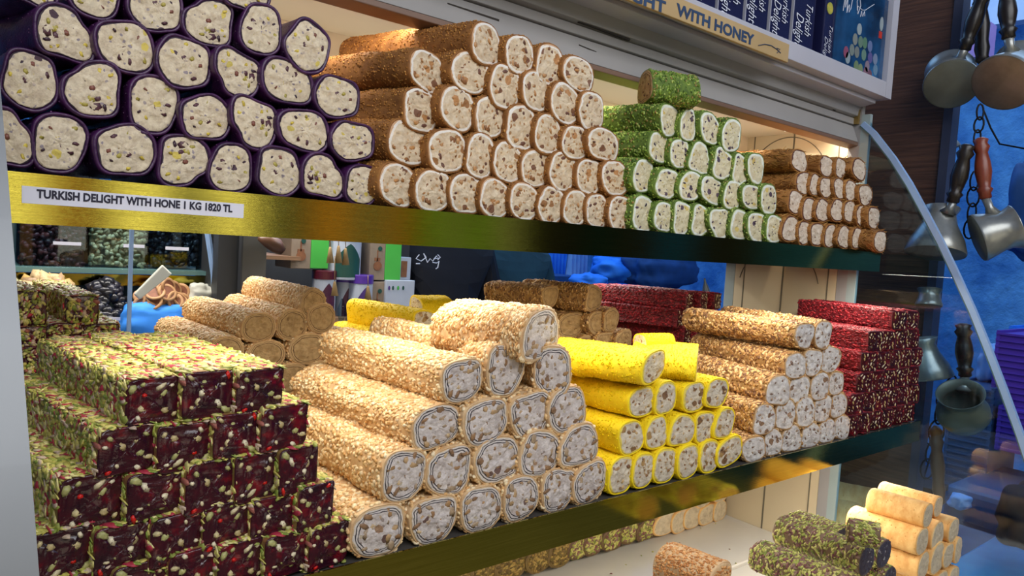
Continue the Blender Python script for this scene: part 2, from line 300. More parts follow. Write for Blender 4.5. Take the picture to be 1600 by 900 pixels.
# ------------------------------------------------------------------ rolls and bars
KINDS = {
 # D diameter, L length, p squareness, r1 share of the filling, bits (count,(l,w,t)), nut chunks (count,(l,w,t)), warp
 'purple': dict(D=.056, L=.17, p=2.5, r1=.86, bits=(260, (.0016, .0012, .001)), nuts=(10, (.0095, .0058, .002)), warp=.13, skin='purple_skin', bm='purple_bits', fm='purple_face', nm='purple_nuts', lip=.0022),
 'brown': dict(D=.05, L=.24, p=2.5, r1=.93, bits=(2600, (.0026, .0018, .0016)), nuts=(11, (.008, .005, .002)), warp=.13, skin='brown_skin', bm='brown_bits', fm='brown_face', nm='brown_nuts', lip=.0005),
 'green': dict(D=.046, L=.22, p=2.6, r1=.92, bits=(2200, (.0044, .0028, .0022)), nuts=(9, (.006, .003, .0016)), warp=.12, skin='green_skin', bm='green_bits', fm='green_face', nm='green_nuts', lip=.0004),
 'fibre': dict(D=.04, L=.2, p=2.4, r1=.90, bits=(1100, (.016, .0011, .0011)), nuts=(4, (.005, .003, .0014)), warp=.10, skin='fibre_skin', bm='fibre_bits', fm='fibre_face', nm='fibre_nuts', lip=.0012, along=True),
 'sesame': dict(D=.052, L=.26, p=2.7, r1=.93, bits=(3300, (.0054, .0040, .0034)), nuts=(14, (.0105, .0058, .0024)), warp=.12, skin='sesame_skin', bm='sesame_bits', fm='sesame_face', nm='sesame_nuts', lip=.0008),
 'yellow': dict(D=.042, L=.21, p=2.7, r1=.89, bits=(1800, (.0028, .0022, .0012)), nuts=(10, (.007, .0042, .003)), warp=.11, skin='yellow_skin', bm='yellow_bits', fm='yellow_face', nm='yellow_nuts', lip=.0012),
 'walnut': dict(D=.044, L=.24, p=2.7, r1=.94, bits=(2800, (.0074, .0050, .0018)), nuts=(8, (.007, .004, .003)), warp=.11, skin='walnut_skin', bm='walnut_bits', fm='walnut_face', nm='walnut_nuts', lip=.0004),
 'walnut_rear': dict(D=.044, L=.24, p=2.7, r1=.94, bits=(2200, (.0062, .0042, .0020)), nuts=(0, (.007, .004, .003)), warp=.11, skin='walnut_skin', bm='walnut_bits', fm='tan_face', nm='walnut_nuts', lip=.0004),  # mirrored walnut roll; end shade put into the tan face colour
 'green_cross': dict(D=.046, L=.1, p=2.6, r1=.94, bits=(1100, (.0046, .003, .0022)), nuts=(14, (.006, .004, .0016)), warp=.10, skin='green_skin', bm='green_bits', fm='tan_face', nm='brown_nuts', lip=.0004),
 'dark_s': dict(D=.045, L=.15, p=2.3, r1=.93, bits=(300, (.0085, .0046, .0018)), nuts=(90, (.008, .005, .003)), warp=.10, skin='dark_skin', bm='dark_bits', fm='dark_skin', nm='dark_bits', lip=.0005),
 'crumb_s': dict(D=.045, L=.15, p=2.3, r1=.93, bits=(300, (.0065, .0046, .003)), nuts=(110, (.007, .005, .0035)), warp=.10, skin='crumb_skin', bm='crumb_bits', fm='crumb_skin', nm='crumb_bits', lip=.0005),
 'bar_rear': dict(D=.056, L=.24, p=7, r1=.975, bits=(1800, (.0135, .0074, .0024)), nuts=(110, (.0125, .0072, .003)), warp=.05, skin='jelly_skin', bm='pistachio_bits', fm='jelly', nm='pistachio_bits', lip=.0003),
 'bar': dict(D=.056, L=.24, p=9, r1=.975, bits=(3300, (.0130, .0070, .0024)), nuts=(10, (.0122, .0074, .0026)), warp=.05, skin='jelly_skin', bm='pistachio_bits', fm='jelly', nm='jelly_nuts', lip=.0003),
 'rose': dict(D=.048, L=.26, p=8, r1=.94, bits=(2100, (.0082, .0050, .0034)), nuts=(34, (.0092, .0032, .0034)), warp=.10, skin='rose_skin', bm='rose_bits', fm='rose_face', nm='rose_nuts', lip=.0008),
 'wafer': dict(D=.04, L=.17, p=2.5, r1=.93, bits=(160, (.0026, .002, .001)), nuts=(0, (.004, .003, .001)), warp=.05, skin='wafer_skin', bm='wafer_bits', fm='wafer_face', nm='wafer_nuts', lip=.0005),
 'dark': dict(D=.045, L=.2, p=2.3, r1=.93, bits=(1500, (.0085, .0046, .0018)), nuts=(7, (.0045, .003, .0016)), warp=.05, skin='dark_skin', bm='dark_bits', fm='dark_face', nm='dark_nuts', lip=.0005),
 'crumb': dict(D=.042, L=.16, p=2.3, r1=.93, bits=(1100, (.0056, .004, .003)), nuts=(0, (.0045, .003, .0016)), warp=.06, skin='crumb_skin', bm='crumb_bits', fm='dark_face', nm='dark_nuts', lip=.0005),
 'orange': dict(D=.046, L=.14, p=2.3, r1=.93, bits=(1200, (.0036, .0026, .0018)), nuts=(0, (.0045, .003, .0016)), warp=.05, skin='sesame_skin', bm='orange_bits', fm='wafer_face', nm='dark_nuts', lip=.0005),
 'dark_stub': dict(D=.045, L=.045, p=2.2, r1=.93, bits=(420, (.0085, .0046, .0018)), nuts=(60, (.008, .005, .003)), warp=.08, skin='dark_skin', bm='dark_bits', fm='dark_skin', nm='dark_bits', lip=.0005),
 'orange_short': dict(D=.046, L=.08, p=2.3, r1=.93, bits=(1500, (.004, .003, .002)), nuts=(110, (.005, .004, .002)), warp=.06, skin='sesame_skin', bm='orange_bits', fm='sesame_skin', nm='orange_bits', lip=.0005),
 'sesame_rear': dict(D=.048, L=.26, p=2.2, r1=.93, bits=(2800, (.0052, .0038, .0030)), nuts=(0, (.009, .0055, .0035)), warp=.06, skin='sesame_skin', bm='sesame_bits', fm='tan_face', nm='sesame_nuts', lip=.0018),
}
M['wafer_nuts'] = M['fibre_nuts']
PARTN = {'purple': ('purple_coating', 'nougat_filling'), 'bar_rear': ('nut_crust', 'jelly_filling'), 'bar': ('nut_crust', 'jelly_filling'), 'rose': ('petal_crust', 'jelly_filling')}

def make_variant(kind, seed):
    c = KINDS[kind]; rng = np.random.default_rng(seed*97+sum(map(ord, kind))); nr = Vector((seed*3.1+1, seed*1.7, seed*.9))
    D, L, p, r1 = c['D'], c['L'], c['p'], c['r1']; n = 60
    ph = rng.random(4)*6.28; am = rng.normal(size=4)*c['warp']*.5
    def cs(a):
        ca, sa = math.cos(a), math.sin(a)
        x = math.copysign(abs(ca)**(2/p), ca); z = math.copysign(abs(sa)**(2/p), sa)
        k = 1+am[0]*math.cos(2*a+ph[0])+am[1]*math.cos(3*a+ph[1])*.7+am[2]*math.cos(5*a+ph[2])*.3
        return x*k*D/2, z*k*D/2
    ang = [2*math.pi*i/n for i in range(n)]; CS = [cs(a) for a in ang]
    # filling: rings from centre to r1
    K = 14; V = [(0, -.0012, 0)]; rad = [0.0]; Fc = []
    for k in range(1, K+1):
        fr = r1*k/K
        for i in range(n):
            x, z = CS[i][0]*fr, CS[i][1]*fr
            nz = .8*noise.noise(Vector((x*150, z*150, 0))+nr)+.55*noise.noise(Vector((x*430, z*430, 3))+nr)+.3*noise.noise(Vector((x*900, z*900, 3))+nr)
            V.append((x, -.0006-c.get('rough', .0021)*nz*(1 if k < K else .3)-(.0014*(1-fr*fr)), z)); rad.append(fr/r1*.999)
    for i in range(n): Fc.append((0, 1+i, 1+(i+1) % n))
    for k in range(K-1):
        for i in range(n):
            a = 1+k*n+i; b = 1+k*n+(i+1) % n; Fc.append((a, a+n, b+n, b))
    # short skirt so the filling has depth
    base = 1+(K-1)*n; b2 = len(V)
    for i in range(n): x, z = CS[i][0]*r1, CS[i][1]*r1; V.append((x, .004, z)); rad.append(.999)
    for i in range(n): Fc.append((base+i, b2+i, b2+(i+1) % n, base+(i+1) % n))
    Mi = [0]*len(Fc); cnt, sz = c['nuts']; tries = 0; placed = []
    while len(placed) < cnt and tries < 600:
        tries += 1; fr = (rng.random()**.5)*(r1-.17); a = rng.random()*6.283; x, z = cs(a); x *= fr; z *= fr
        if any((x-q[0])**2+(z-q[1])**2 < (sz[0]*(.3 if cnt > 50 else .75))**2 for q in placed): continue
        placed.append((x, z)); s = .55+.75*rng.random()
        al = (0, 0, 1) if kind == 'rose' else None
        add_bit(V, Fc, Mi, np.array([x, -.0013 if cnt < 50 else -.0015, z]), (0, -1, 0), (sz[0]*s, sz[1]*s, sz[2]*(.8 if cnt < 50 else 1)), rng, .06 if cnt < 50 else .3, 1, al)
    rad += [.3]*(len(V)-len(rad))
    fill = mesh_obj(PARTN.get(kind, ('c', 'nougat_filling'))[1], V, Fc, [c['fm'], c['nm']], None, Mi, True, rad)
    # coating
    lip = c['lip']; S = 22
    prof = [(r1, .004), (r1, .0002), ((r1+1)/2, -lip), (.985, -lip*.4), (1.0, .002)]+[(1.0, .002+(L-.004)*j/S) for j in range(1, S+1)]+[(.97, L), (.55, L+.0005), (.02, L+.0008)]
    V = []; Fc = []
    for r, y in prof:
        for i in range(n):
            x, z = CS[i][0]*r, CS[i][1]*r
            k = 1+c['warp']*.55*noise.noise(Vector((math.cos(ang[i])*1.2, math.sin(ang[i])*1.2, y*28))+nr) if r > .9 else 1
            if y > .0021: x *= k; z *= k
            V.append((x, y, z))
    for j in range(len(prof)-1):
        for i in range(n): a = j*n+i; b = j*n+(i+1) % n; Fc.append((a, a+n, b+n, b))
    Fc = [tuple(reversed(q)) for q in Fc]
    Mi = [0]*len(Fc); cnt, sz = c['bits']
    for q in range(cnt):
        a = rng.random()*6.283; y = .0015+rng.random()*(L-.003)
        if kind in ('purple', 'bar') and rng.random() < .0: pass
        x, z = cs(a); x2, z2 = cs(a+.03); nx, nz = (z2-z), -(x2-x)
        # for boxes choose points evenly by arc length
        if p > 5:
            u = rng.random()*4; s = int(u); f_ = (u-s)*2-1; h = D/2*.985
            x, z, nx, nz = [(h, f_*h, 1, 0), (-h, f_*h, -1, 0), (f_*h, h, 0, 1), (f_*h, -h, 0, -1)][s]
            sg = lambda v_, e_: math.copysign(abs(v_/(D/2))**e_, v_)
            a = math.atan2(sg(z, p/2), sg(x, p/2)); x, z = cs(a)
        if rng.random() < .04: a_y = 0
        k = 1+c['warp']*.55*noise.noise(Vector((math.cos(a)*1.2, math.sin(a)*1.2, y*28))+nr)
        s = .7+.6*rng.random()
        al = (0, 1, 0) if c.get('along') else ((0, 1, .2) if kind == 'rose' else None)
        add_bit(V, Fc, Mi, np.array([x*k, y, z*k]), (nx, 0, nz), (sz[0]*s, sz[1]*s, sz[2]*s), rng, .28 if kind == 'bar' else .5 if kind == 'sesame' else .4, 1, al)
    coat = mesh_obj(PARTN.get(kind, ('crumb_coating', ''))[0], V, Fc, [c['skin'], c['bm']], None, Mi, True)
    return coat, fill
VAR = {}
def variants(kind, cnt):
    if kind not in VAR:
        VAR[kind] = [make_variant(kind, s) for s in range(cnt)]
        for a, b in VAR[kind]:
            COL.objects.unlink(a); COL.objects.unlink(b)
    return VAR[kind]
NVAR = {'dark_stub': 1, 'orange_short': 1, 'bar_rear': 3, 'walnut_rear': 3, 'green_cross': 1, 'dark_s': 4, 'crumb_s': 4, 'purple': 8, 'brown': 8, 'green': 5, 'fibre': 4, 'sesame': 8, 'yellow': 5, 'walnut': 5, 'bar': 8, 'rose': 4, 'wafer': 3, 'dark': 3, 'crumb': 3, 'orange': 1, 'sesame_rear': 3}
counter = 0
def place_roll(kind, cxp, cyp, wp, hp, Y, yaw=0.0, L=None, label='', group=None, name='turkish_delight_roll', cat='turkish delight', roll=None, pitch=0.0, W=None, H=None):
    """cut face seen at pixel (cxp,cyp) with apparent size wp x hp, lying in the plane Y"""
    global counter
    c = KINDS[kind]; v = variants(kind, NVAR[kind]); coat, fill = v[(counter*5+counter//3) % len(v)]; counter += 1
    P = PY(cxp, cyp, Y); t = R(yaw); d = np.array([math.cos(t), -math.sin(t), 0])*.01
    if W is None:
        W = wp/(np.linalg.norm(proj(P+d)-proj(P-d))/.02); W *= 1.005
    if H is None:
        u = np.array([0, 0, .01]); H = hp/(np.linalg.norm(proj(P+u)-proj(P-u))/.02); H *= 1.005
    root = empty(name, tuple(P), 0)
    root.rotation_euler = (R(pitch), 0, -t)
    root.scale = (W/c['D'], (L or c['L'])/c['L'], H/c['D'])
    tag(root, label, cat, group)
    flip = random.random() < .5 and c['p'] < 5
    for src in (coat, fill):
        o = src.copy(); COL.objects.link(o); o.parent = root
        a = roll if roll is not None else random.choice([0, 1, 2, 3])*math.pi/2+random.uniform(-.2, .2) if c['p'] < 5 else random.choice([0, math.pi])
        if src is coat: ra = a
        o.rotation_euler = (0, ra, 0)
    return root, W, H

ORD = ['first', 'second', 'third', 'fourth', 'fifth', 'sixth', 'seventh', 'eighth', 'ninth', 'tenth', 'eleventh', 'twelfth']
def row_name(k, n):
    if k == 0: return 'bottom row'
    if k == n-1: return 'top row'
    return ORD[k]+' row from the bottom'
def pos_name(i, n):
    if i == 0: return 'leftmost'
    if i == n-1 and n > 1: return 'rightmost'
    return ORD[i]+' from the left'
def pile(kind, desc, rows, Y, yaw, group, pilename, L=None, name='turkish_delight_roll', jit=.004, yjit=2.0, inner=None):
    """rows listed from the bottom up; each entry (cx, cy, w, h [, dict])"""
    n = len(rows)
    for k, row in enumerate(rows):
        for i, e in enumerate(row):
            ex = e[4] if len(e) > 4 else {}
            ex = dict(ex); yw = ex.pop('yaw', (yaw if inner is None or i == 0 else inner)+random.uniform(-yjit, yjit)); ll = ex.pop('L', L); yy = ex.pop('Y', Y+random.uniform(0, jit)+k*.002); yy = min(yy, PX(e[0], e[1], 1.662)[1])
            lab = ex.pop('label', '%s, %s in the %s' % (desc, pos_name(i, len(row)), row_name(k, n)))
            place_roll(ex.pop('kind', kind), e[0], e[1], e[2], e[3], yy, yw, ll, lab, group, name, **ex)
# ------------------------------------------------------------------ the case and its surroundings (materials)
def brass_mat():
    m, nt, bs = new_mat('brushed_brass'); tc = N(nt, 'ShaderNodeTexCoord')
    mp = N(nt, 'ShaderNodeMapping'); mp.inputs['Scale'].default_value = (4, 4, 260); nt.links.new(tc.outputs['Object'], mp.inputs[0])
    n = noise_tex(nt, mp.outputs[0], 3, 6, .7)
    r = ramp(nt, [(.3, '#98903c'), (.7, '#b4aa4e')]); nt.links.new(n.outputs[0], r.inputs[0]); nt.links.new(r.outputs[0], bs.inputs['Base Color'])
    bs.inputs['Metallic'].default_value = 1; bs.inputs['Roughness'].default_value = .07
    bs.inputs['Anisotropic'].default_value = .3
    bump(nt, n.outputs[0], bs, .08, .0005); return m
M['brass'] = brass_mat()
M['case_paint'] = plain('grey_white_case_paint', '#8e8c8c', '#9a9898', 3, .35, bmp=.05, bscale=90)
M['case_lilac'] = plain('pale_frame_paint', '#a8a8b4', '#b4b4c0', 3, .4)
M['cream'] = plain('cream_panel', '#c8b898', '#d2c4a6', 2.5, .5)
M['lip_brown'] = plain('brown_edge_band', '#6c5448', '#7a6052', 5, .5)
M['cream_light'] = plain('cream_ceiling', '#e4d6bc', '#dccdb2', 2.5, .45)
M['dark_line'] = plain('dark_gap', '#2a2420', rough=.8)
M['groove'] = plain('panel_joint', '#6c6454', rough=.7)
M['steel'] = plain('satin_aluminium', '#6c6e70', '#7c7e80', 2, .4, .5)
M['steel_blue'] = plain('polished_edge', '#88a8d4', '#9cb8e0', 5, .3, .1)
M['tray_white'] = plain('white_tray', '#c8c4bc', '#d4d0c8', 4, .22)
M['shelf_board'] = plain('dark_shelf_board', '#3c3a38', '#4a4642', 4, .5)
M['label_white'] = plain('label_paper', '#d4d4e2', rough=.6)
M['ink'] = plain('ink_navy', '#16142e', rough=.6)
M['card'] = plain('cardboard_sign', '#a48a60', '#b49a70', 6, .8, bmp=.15)
M['ink_blue'] = plain('marker_ink', '#1c2c4c', '#26466c', 30, .6)
M['navy_box'] = plain('navy_gift_box', '#161838', '#1e2046', 3, .25)
M['box_edge'] = plain('white_box_edge', '#b0b0bc', rough=.4)
M['white_print'] = plain('white_print', '#d8dcea', rough=.5)
def glass_mat(name, tint, alpha, rough=.02):
    m, nt, bs = new_mat(name)
    tr = N(nt, 'ShaderNodeBsdfTransparent'); tr.inputs[0].default_value = lin(tint)
    gl = N(nt, 'ShaderNodeBsdfGlossy'); gl.inputs['Roughness'].default_value = rough
    mx = N(nt, 'ShaderNodeMixShader'); mx.inputs[0].default_value = alpha
    nt.links.new(tr.outputs[0], mx.inputs[1]); nt.links.new(gl.outputs[0], mx.inputs[2]); nt.links.new(mx.outputs[0], nt.nodes['Material Output'].inputs[0]); return m
M['glass'] = glass_mat('end_pane_glass', '#dfeef6', .04)
M['glass_blue'] = glass_mat('bluish_glass', '#d0e0e8', .03)
M['glass_edge'] = plain('green_glass_edge', '#4c6c6c', '#5c7c7c', 5, .2); M['pane_trim'] = plain('pale_pane_trim', '#8c9c9c', '#9caaac', 5, .3)
def wood_mat():
    m, nt, bs = new_mat('dark_plank_wall'); tc = N(nt, 'ShaderNodeTexCoord')
    mp = N(nt, 'ShaderNodeMapping'); mp.inputs['Scale'].default_value = (1, 2.2, 46); nt.links.new(tc.outputs['Object'], mp.inputs[0])
    n = noise_tex(nt, mp.outputs[0], 3, 6, .65); r = ramp(nt, [(.25, '#31211a'), (.5, '#54382a'), (.8, '#6e4c38')])
    nt.links.new(n.outputs[0], r.inputs[0]); nt.links.new(r.outputs[0], bs.inputs['Base Color']); bs.inputs['Roughness'].default_value = .5
    bump(nt, n.outputs[0], bs, .35, .003); return m
M['wood'] = wood_mat()
M['wood_light'] = plain('shelf_wood', '#7c5c44', '#9a7658', 8, .5, stretch=(1, 1, 8))
M['dark_metal_frame'] = plain('dark_window_frame', '#3a3e50', '#4a5068', 4, .4, .3)
M['blue_wall'] = plain('blue_plaster_wall', '#2468b0', '#68b0ec', 3, .8, bmp=.6, bscale=9, dist=.04)
M['blue_dark'] = plain('dark_blue_cloth', '#123a6c', '#1c5090', 5, .8)  # plain dark blue cloth
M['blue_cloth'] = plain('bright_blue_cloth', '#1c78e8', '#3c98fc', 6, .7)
M['pale_cloth'] = plain('pale_blue_white_cloth', '#6ca4e4', '#9cc4f0', 6, .8)
M['street_floor'] = plain('blue_grey_paving', '#24425c', '#36587c', 6, .6)
M['black_cloth'] = plain('black_jacket_cloth', '#0a0c18', '#10131f', 6, .8)
M['green_cloth'] = plain('dark_teal_jacket_cloth', '#1c3c46', '#28505c', 6, .8, bmp=.3, bscale=10, dist=.01)
M['skin_tone'] = plain('skin', '#9a6c54', rough=.6)
M['hair_black'] = plain('hair', '#17120f', rough=.7)
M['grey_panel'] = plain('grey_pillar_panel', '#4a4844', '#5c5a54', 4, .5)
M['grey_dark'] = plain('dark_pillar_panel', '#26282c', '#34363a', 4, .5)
M['tin'] = plain('tinned_copper', '#74787a', '#a4a49c', 12, .3, .55, bmp=.2, bscale=40)
M['tin_dark'] = plain('dull_tinned_base', '#54584f', '#74766c', 9, .45, .3, bmp=.2, bscale=60)
M['copper'] = plain('worn_copper_base', '#6c5c4c', '#8c7c6c', 14, .4, .4)
M['handle_dark'] = plain('dark_turned_handle', '#15110f', '#241a16', 14, .35)
M['handle_red'] = plain('reddish_turned_handle', '#6a2c1c', '#84402a', 14, .35)
M['handle_brown'] = plain('brown_turned_handle', '#4a3020', '#664430', 14, .4)
M['iron'] = plain('black_iron', '#14161c', rough=.5, metal=.6)
M['purple_plastic'] = plain('purple_plastic', '#4a2ca0', '#5c3cc0', 4, .5)
M['blue_plastic'] = plain('blue_grey_plastic', '#2c4c7c', '#40648c', 4, .5)
M['teal_plastic'] = plain('blue_tarp', '#1c84b4', '#2ca0cc', 8, .5)
M['tile'] = None

def XB(mb, x0, x1, y0, y1, z0, z1, m=0): mb.box(((x0+x1)/2, (y0+y1)/2, (z0+z1)/2), (abs(x1-x0), abs(y1-y0), abs(z1-z0)), m)
def prism_x(mb, prof, x0, x1, m=0):
    n = len(prof); V = [(x0, y, z) for y, z in prof]+[(x1, y, z) for y, z in prof]
    Fc = [(i, (i+1) % n, n+(i+1) % n, n+i) for i in range(n)]+[tuple(range(n-1, -1, -1)), tuple(range(n, 2*n))]
    mb.add(V, Fc, m)
XL, XR = 0.030, 1.70
YU, YL, YM = 0.75, 0.632, 0.99           # upper front, lower front, back of the case (mirror plane)
# --- display case
case = empty('display_case', (0.87, .8, -.74))
tag(case, 'grey-white confectionery display case with brass shelf edges and a curved glass side', 'display case')
Mi = case.matrix_world
def cpart(mb, name, mats, **k):
    o = mb.build(name, mats, None, **k); o.parent = case; o.location = (-.87, -.8, .74); return o
for (z0, z1, y, nm, xa) in ((-.007, .037, YU, 'upper_shelf', XL), (-.372, -.327, YL, 'lower_shelf', XL)):
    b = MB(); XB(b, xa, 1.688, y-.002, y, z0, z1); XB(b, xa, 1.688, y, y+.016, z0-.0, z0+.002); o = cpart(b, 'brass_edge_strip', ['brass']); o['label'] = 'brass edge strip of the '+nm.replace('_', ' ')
    b = MB(); XB(b, xa, 1.69, y+.001, YM-.004, z0+.030, z0+.040); o = cpart(b, 'shelf_board', ['shelf_board'])
    b = MB(); XB(b, xa, 1.69, YM+.03, 2*YM-y, z0+.030, z0+.040); XB(b, xa, 1.69, 2*YM-y, 2*YM-y+.003, z0, z0+.044); o = cpart(b, 'mirrored_shelf_board', ['shelf_board'])  # mirror image of the shelf, built as a solid board
# header profile planks, extruded along X
def hdr(prof, mat, name, bevel=.001, x1=XR):
    b = MB(); prism_x(b, prof, -1.0, x1); return cpart(b, name, [mat], bevel=bevel)
hdr([(.776, .395), (.776, .43), (.80, .43), (.80, .40), (.80, .392)], 'case_lilac', 'top_rail')
hdr([(.80, .385), (.80, .405), (1.2, .405), (1.2, .385)], 'case_paint', 'header_shelf')
hdr([(.797, .383), (.797, .392), (.84, .392), (.84, .378), (.831, .378)], 'case_lilac', 'header_band')
hdr([(.832, .357), (.829, .3805), (.846, .3805), (.846, .353)], 'case_paint', 'header_step')
hdr([(.8405, .338), (.8405, .3525), (.852, .3525), (.852, .336)], 'case_paint', 'header_step')
hdr([(.829, .296), (.8445, .3355), (.852, .3355), (.852, .290)], 'case_paint', 'header_panel')
hdr([(.829, .2955), (.852, .2895), (.852, .2815), (.829, .2875)], 'lip_brown', 'header_lip')
hdr([(.853, .330), (.853, .345), (1.127, .345), (1.127, .330)], 'cream_light', 'case_ceiling')
hdr([(1.128, .275), (1.128, .40), (1.15, .40), (1.15, .275)], 'cream_light', 'mirrored_header_panel')  # mirror image of the header, built as a solid panel
# gouges in the header paint
for (xa, ya, xb, yb, Yv) in ((905, 34, 985, 62, .838), (905, 70, 932, 82, .842), (1262, 150, 1306, 172, .842), (700, 5, 780, 32, .842), (1290, 152, 1334, 170, .838)):
    A = PY(xa, ya, Yv-.004); B = PY(xb, yb, Yv-.004); b = MB(); h = .0016
    b.add([(A[0], A[1], A[2]-h*.4), (B[0], B[1], B[2]-h), (B[0], B[1], B[2]+h), (A[0], A[1], A[2]+h*.4), (A[0], A[1]+.004, A[2]-h*.4), (B[0], B[1]+.004, B[2]-h), (B[0], B[1]+.004, B[2]+h), (A[0], A[1]+.004, A[2]+h*.4)],
          [(0, 1, 2, 3), (4, 7, 6, 5), (0, 4, 5, 1), (3, 2, 6, 7), (1, 5, 6, 2), (0, 3, 7, 4)]); cpart(b, 'paint_gouge', ['dark_line'])
# end wall
b = MB(); XB(b, XR, XR+.016, .852, .992, -.72, .43); cpart(b, 'end_panel', ['cream'])
b = MB(); XB(b, XR, XR+.016, .995, 1.135, -.72, .43); cpart(b, 'end_panel', ['cream'])  # mirror image of the end panel, built solid
b = MB(); XB(b, XR-.001, XR+.002, .9915, .9955, -.72, .40); XB(b, XR-.001, XR+.001, 1.105, 1.108, -.72, .36);  XB(b, XR-.001, XR+.001, .872, .875, -.72, .36); cpart(b, 'panel_joint', ['groove'])
b = MB(); XB(b, XR, XR+.014, .826, .851, -.72, .43); cpart(b, 'end_post', ['case_paint'])
b = MB(); XB(b, XR, XR+.012, .806, .826, -.72, .36); XB(b, XR, XR+.012, 1.136, 1.165, -.72, .36); cpart(b, 'end_pane_trim', ['pane_trim'])
b = MB(); XB(b, XR-.008, XR-.001, .83, .846, .338, .372)
b.lathe([(0, 0), (.007, 0), (.007, .004), (0, .004)], (XR-.002, .836, .348), Matrix.Rotation(R(-90), 3, 'Y'), 16); cpart(b, 'corner_fitting', [plain('corner_brass', '#8c7440', rough=.4, metal=.5)])
# arcs on the end panel: reflected glass edges drawn as thin tubes
b = MB()
arc = [(1.008+.115*math.sin(t), .02+.115*math.cos(t)*1.1) for t in [R(a) for a in range(-75, 76, 6)]]
b.tube([(XR-.001, y, z-.1) for y, z in arc], .0011, 6); b.tube([(XR-.001, y, z+.175) for y, z in arc], .0012, 6); cpart(b, 'arched_reflection', ['groove'])
# lamp spot at the ceiling end
b = MB(); b.lathe([(0, 0), (.012, 0), (.014, .004), (.014, .01), (0, .01)], (1.60, .95, .318), None, 20); lm, nt, bs = new_mat('led_lens'); bs.inputs['Emission Color'].default_value = lin('#fff0d8'); bs.inputs['Emission Strength'].default_value = 6; M['led'] = lm
cpart(b, 'led_spotlight', ['led'])
l = bpy.data.lights.new('spot_lamp', 'SPOT'); l.energy = 1.6; l.color = (1, .88, .7); l.spot_size = R(140); l.shadow_soft_size = .01
lo = bpy.data.objects.new('spot_lamp', l); COL.objects.link(lo); lo.location = (1.60, .95, .312)
# glass end: curved front edge running down and forward
GC = [(.817, .343), (.79, .318), (.74, .256), (.70, .198), (.661, .133), (.623, .068), (.585, -.003), (.548, -.075), (.513, -.151), (.477, -.232), (.442, -.314), (.405, -.41), (.375, -.5), (.35, -.60), (.335, -.72)]
def curved_trim(x0, x1, wd, mat, name, off=0):
    b = MB(); V = []; n = len(GC)
    for i, (y, z) in enumerate(GC):
        a = Vector(GC[max(i-1, 0)]); c = Vector(GC[min(i+1, n-1)]); t = (c-a).normalized(); nn = Vector((-t.y, t.x))
        if nn.x < 0: nn = -nn
        dx = -.05*(z+.17) if x0 < 1 else 0
        for (xx, s) in ((x0, 0), (x1, 0), (x1, wd), (x0, wd)): V.append((xx+dx, y+nn.x*(s+off), z+nn.y*(s+off)))
    Fc = []
    for i in range(n-1):
        for k in range(4): Fc.append((i*4+k, i*4+(k+1) % 4, (i+1)*4+(k+1) % 4, (i+1)*4+k))
    Fc += [(3, 2, 1, 0), tuple((n-1)*4+k for k in range(4))]
    b.add(V, Fc); return cpart(b, name, [mat], smooth=False)
curved_trim(XR-.006, XR+.006, .012, 'steel_blue', 'curved_glass_edge')
curved_trim(XR-.005, XR+.005, .002, 'glass_edge', 'curved_glass_edge', .0125)
curved_trim(.0215, .0475, .014, 'steel', 'curved_side_trim')
curved_trim(.0170, .0212, .016, 'steel_blue', 'curved_side_trim', -.001)
b = MB(); V = [(XR+.002, y, z) for y, z in GC]+[(XR+.002, .806, .343), (XR+.002, .806, -.72)]
b.add(V, [tuple(list(range(len(GC)))+[len(GC)+1, len(GC)])]); V2 = [(x+.004, y, z) for x, y, z in V]; b.add(V2, [tuple(list(range(len(GC)))+[len(GC)+1, len(GC)])])
cpart(b, 'glass_end_pane', ['glass'])
# bottom tray level
b = MB(); XB(b, -.3, XR, .897, 1.64, -.72, -.700); cpart(b, 'bottom_tray', ['tray_white'], bevel=.003)
b = MB(); XB(b, -.3, XR, .36, .893, -.725, -.704); cpart(b, 'bottom_tray', ['tray_white'], bevel=.003)
b = MB(); XB(b, -.3, XR, .34, 1.66, -.76, -.727); cpart(b, 'case_base', ['case_paint'])
b = MB(); XB(b, .30, 1.69, 1.30, 1.302, -.007, .037); 
# --- price label
def text_obj(name, body, size, mat, M4, parent=None, bold=0.0, shear=0.0, width=1.0, align='LEFT', ext=.0002, space=1.0):
    c = bpy.data.curves.new(name, 'FONT'); c.body = body; c.size = size; c.extrude = ext; c.offset = bold; c.shear = shear; c.align_x = align; c.space_character = space; c.resolution_u = 3
    o = bpy.data.objects.new(name, c); me = bpy.data.meshes.new_from_object(o); bpy.data.objects.remove(o)
    me.materials.clear(); me.materials.append(M[mat]); o = bpy.data.objects.new(name, me); COL.objects.link(o)
    xs = [v.co.x for v in me.vertices]; o.matrix_world = M4 @ Matrix.Diagonal((width, 1, 1, 1))
    if parent: o.parent = parent; o.matrix_parent_inverse = Matrix()
    return o, (min(xs), max(xs))
def basis(o, x, y):
    x = Vector(x).normalized(); y = Vector(y); y = (y-y.dot(x)*x).normalized(); z = x.cross(y)
    return Matrix(((x[0], y[0], z[0], o[0]), (x[1], y[1], z[1], o[1]), (x[2], y[2], z[2], o[2]), (0, 0, 0, 1)))
def fit_text(name, body, A, B, h, mat, parent=None, up=(0, 0, 1), **k):
    """text from A to B (world), cap height h"""
    A = Vector(A); B = Vector(B); sz = h/.72
    o, (x0, x1) = text_obj(name, body, sz, mat, Matrix(), parent, **k)
    wd = (B-A).length/(x1-x0); o.matrix_world = basis(A, B-A, up) @ Matrix.Diagonal((wd, 1, 1, 1)) @ Matrix.Translation((-x0, 0, 0)); return o
yl = YU-.0025
a0 = PY(34, 290, yl); a1 = PY(381, 319, yl); a2 = PY(380, 341, yl); a3 = PY(34, 317, yl)
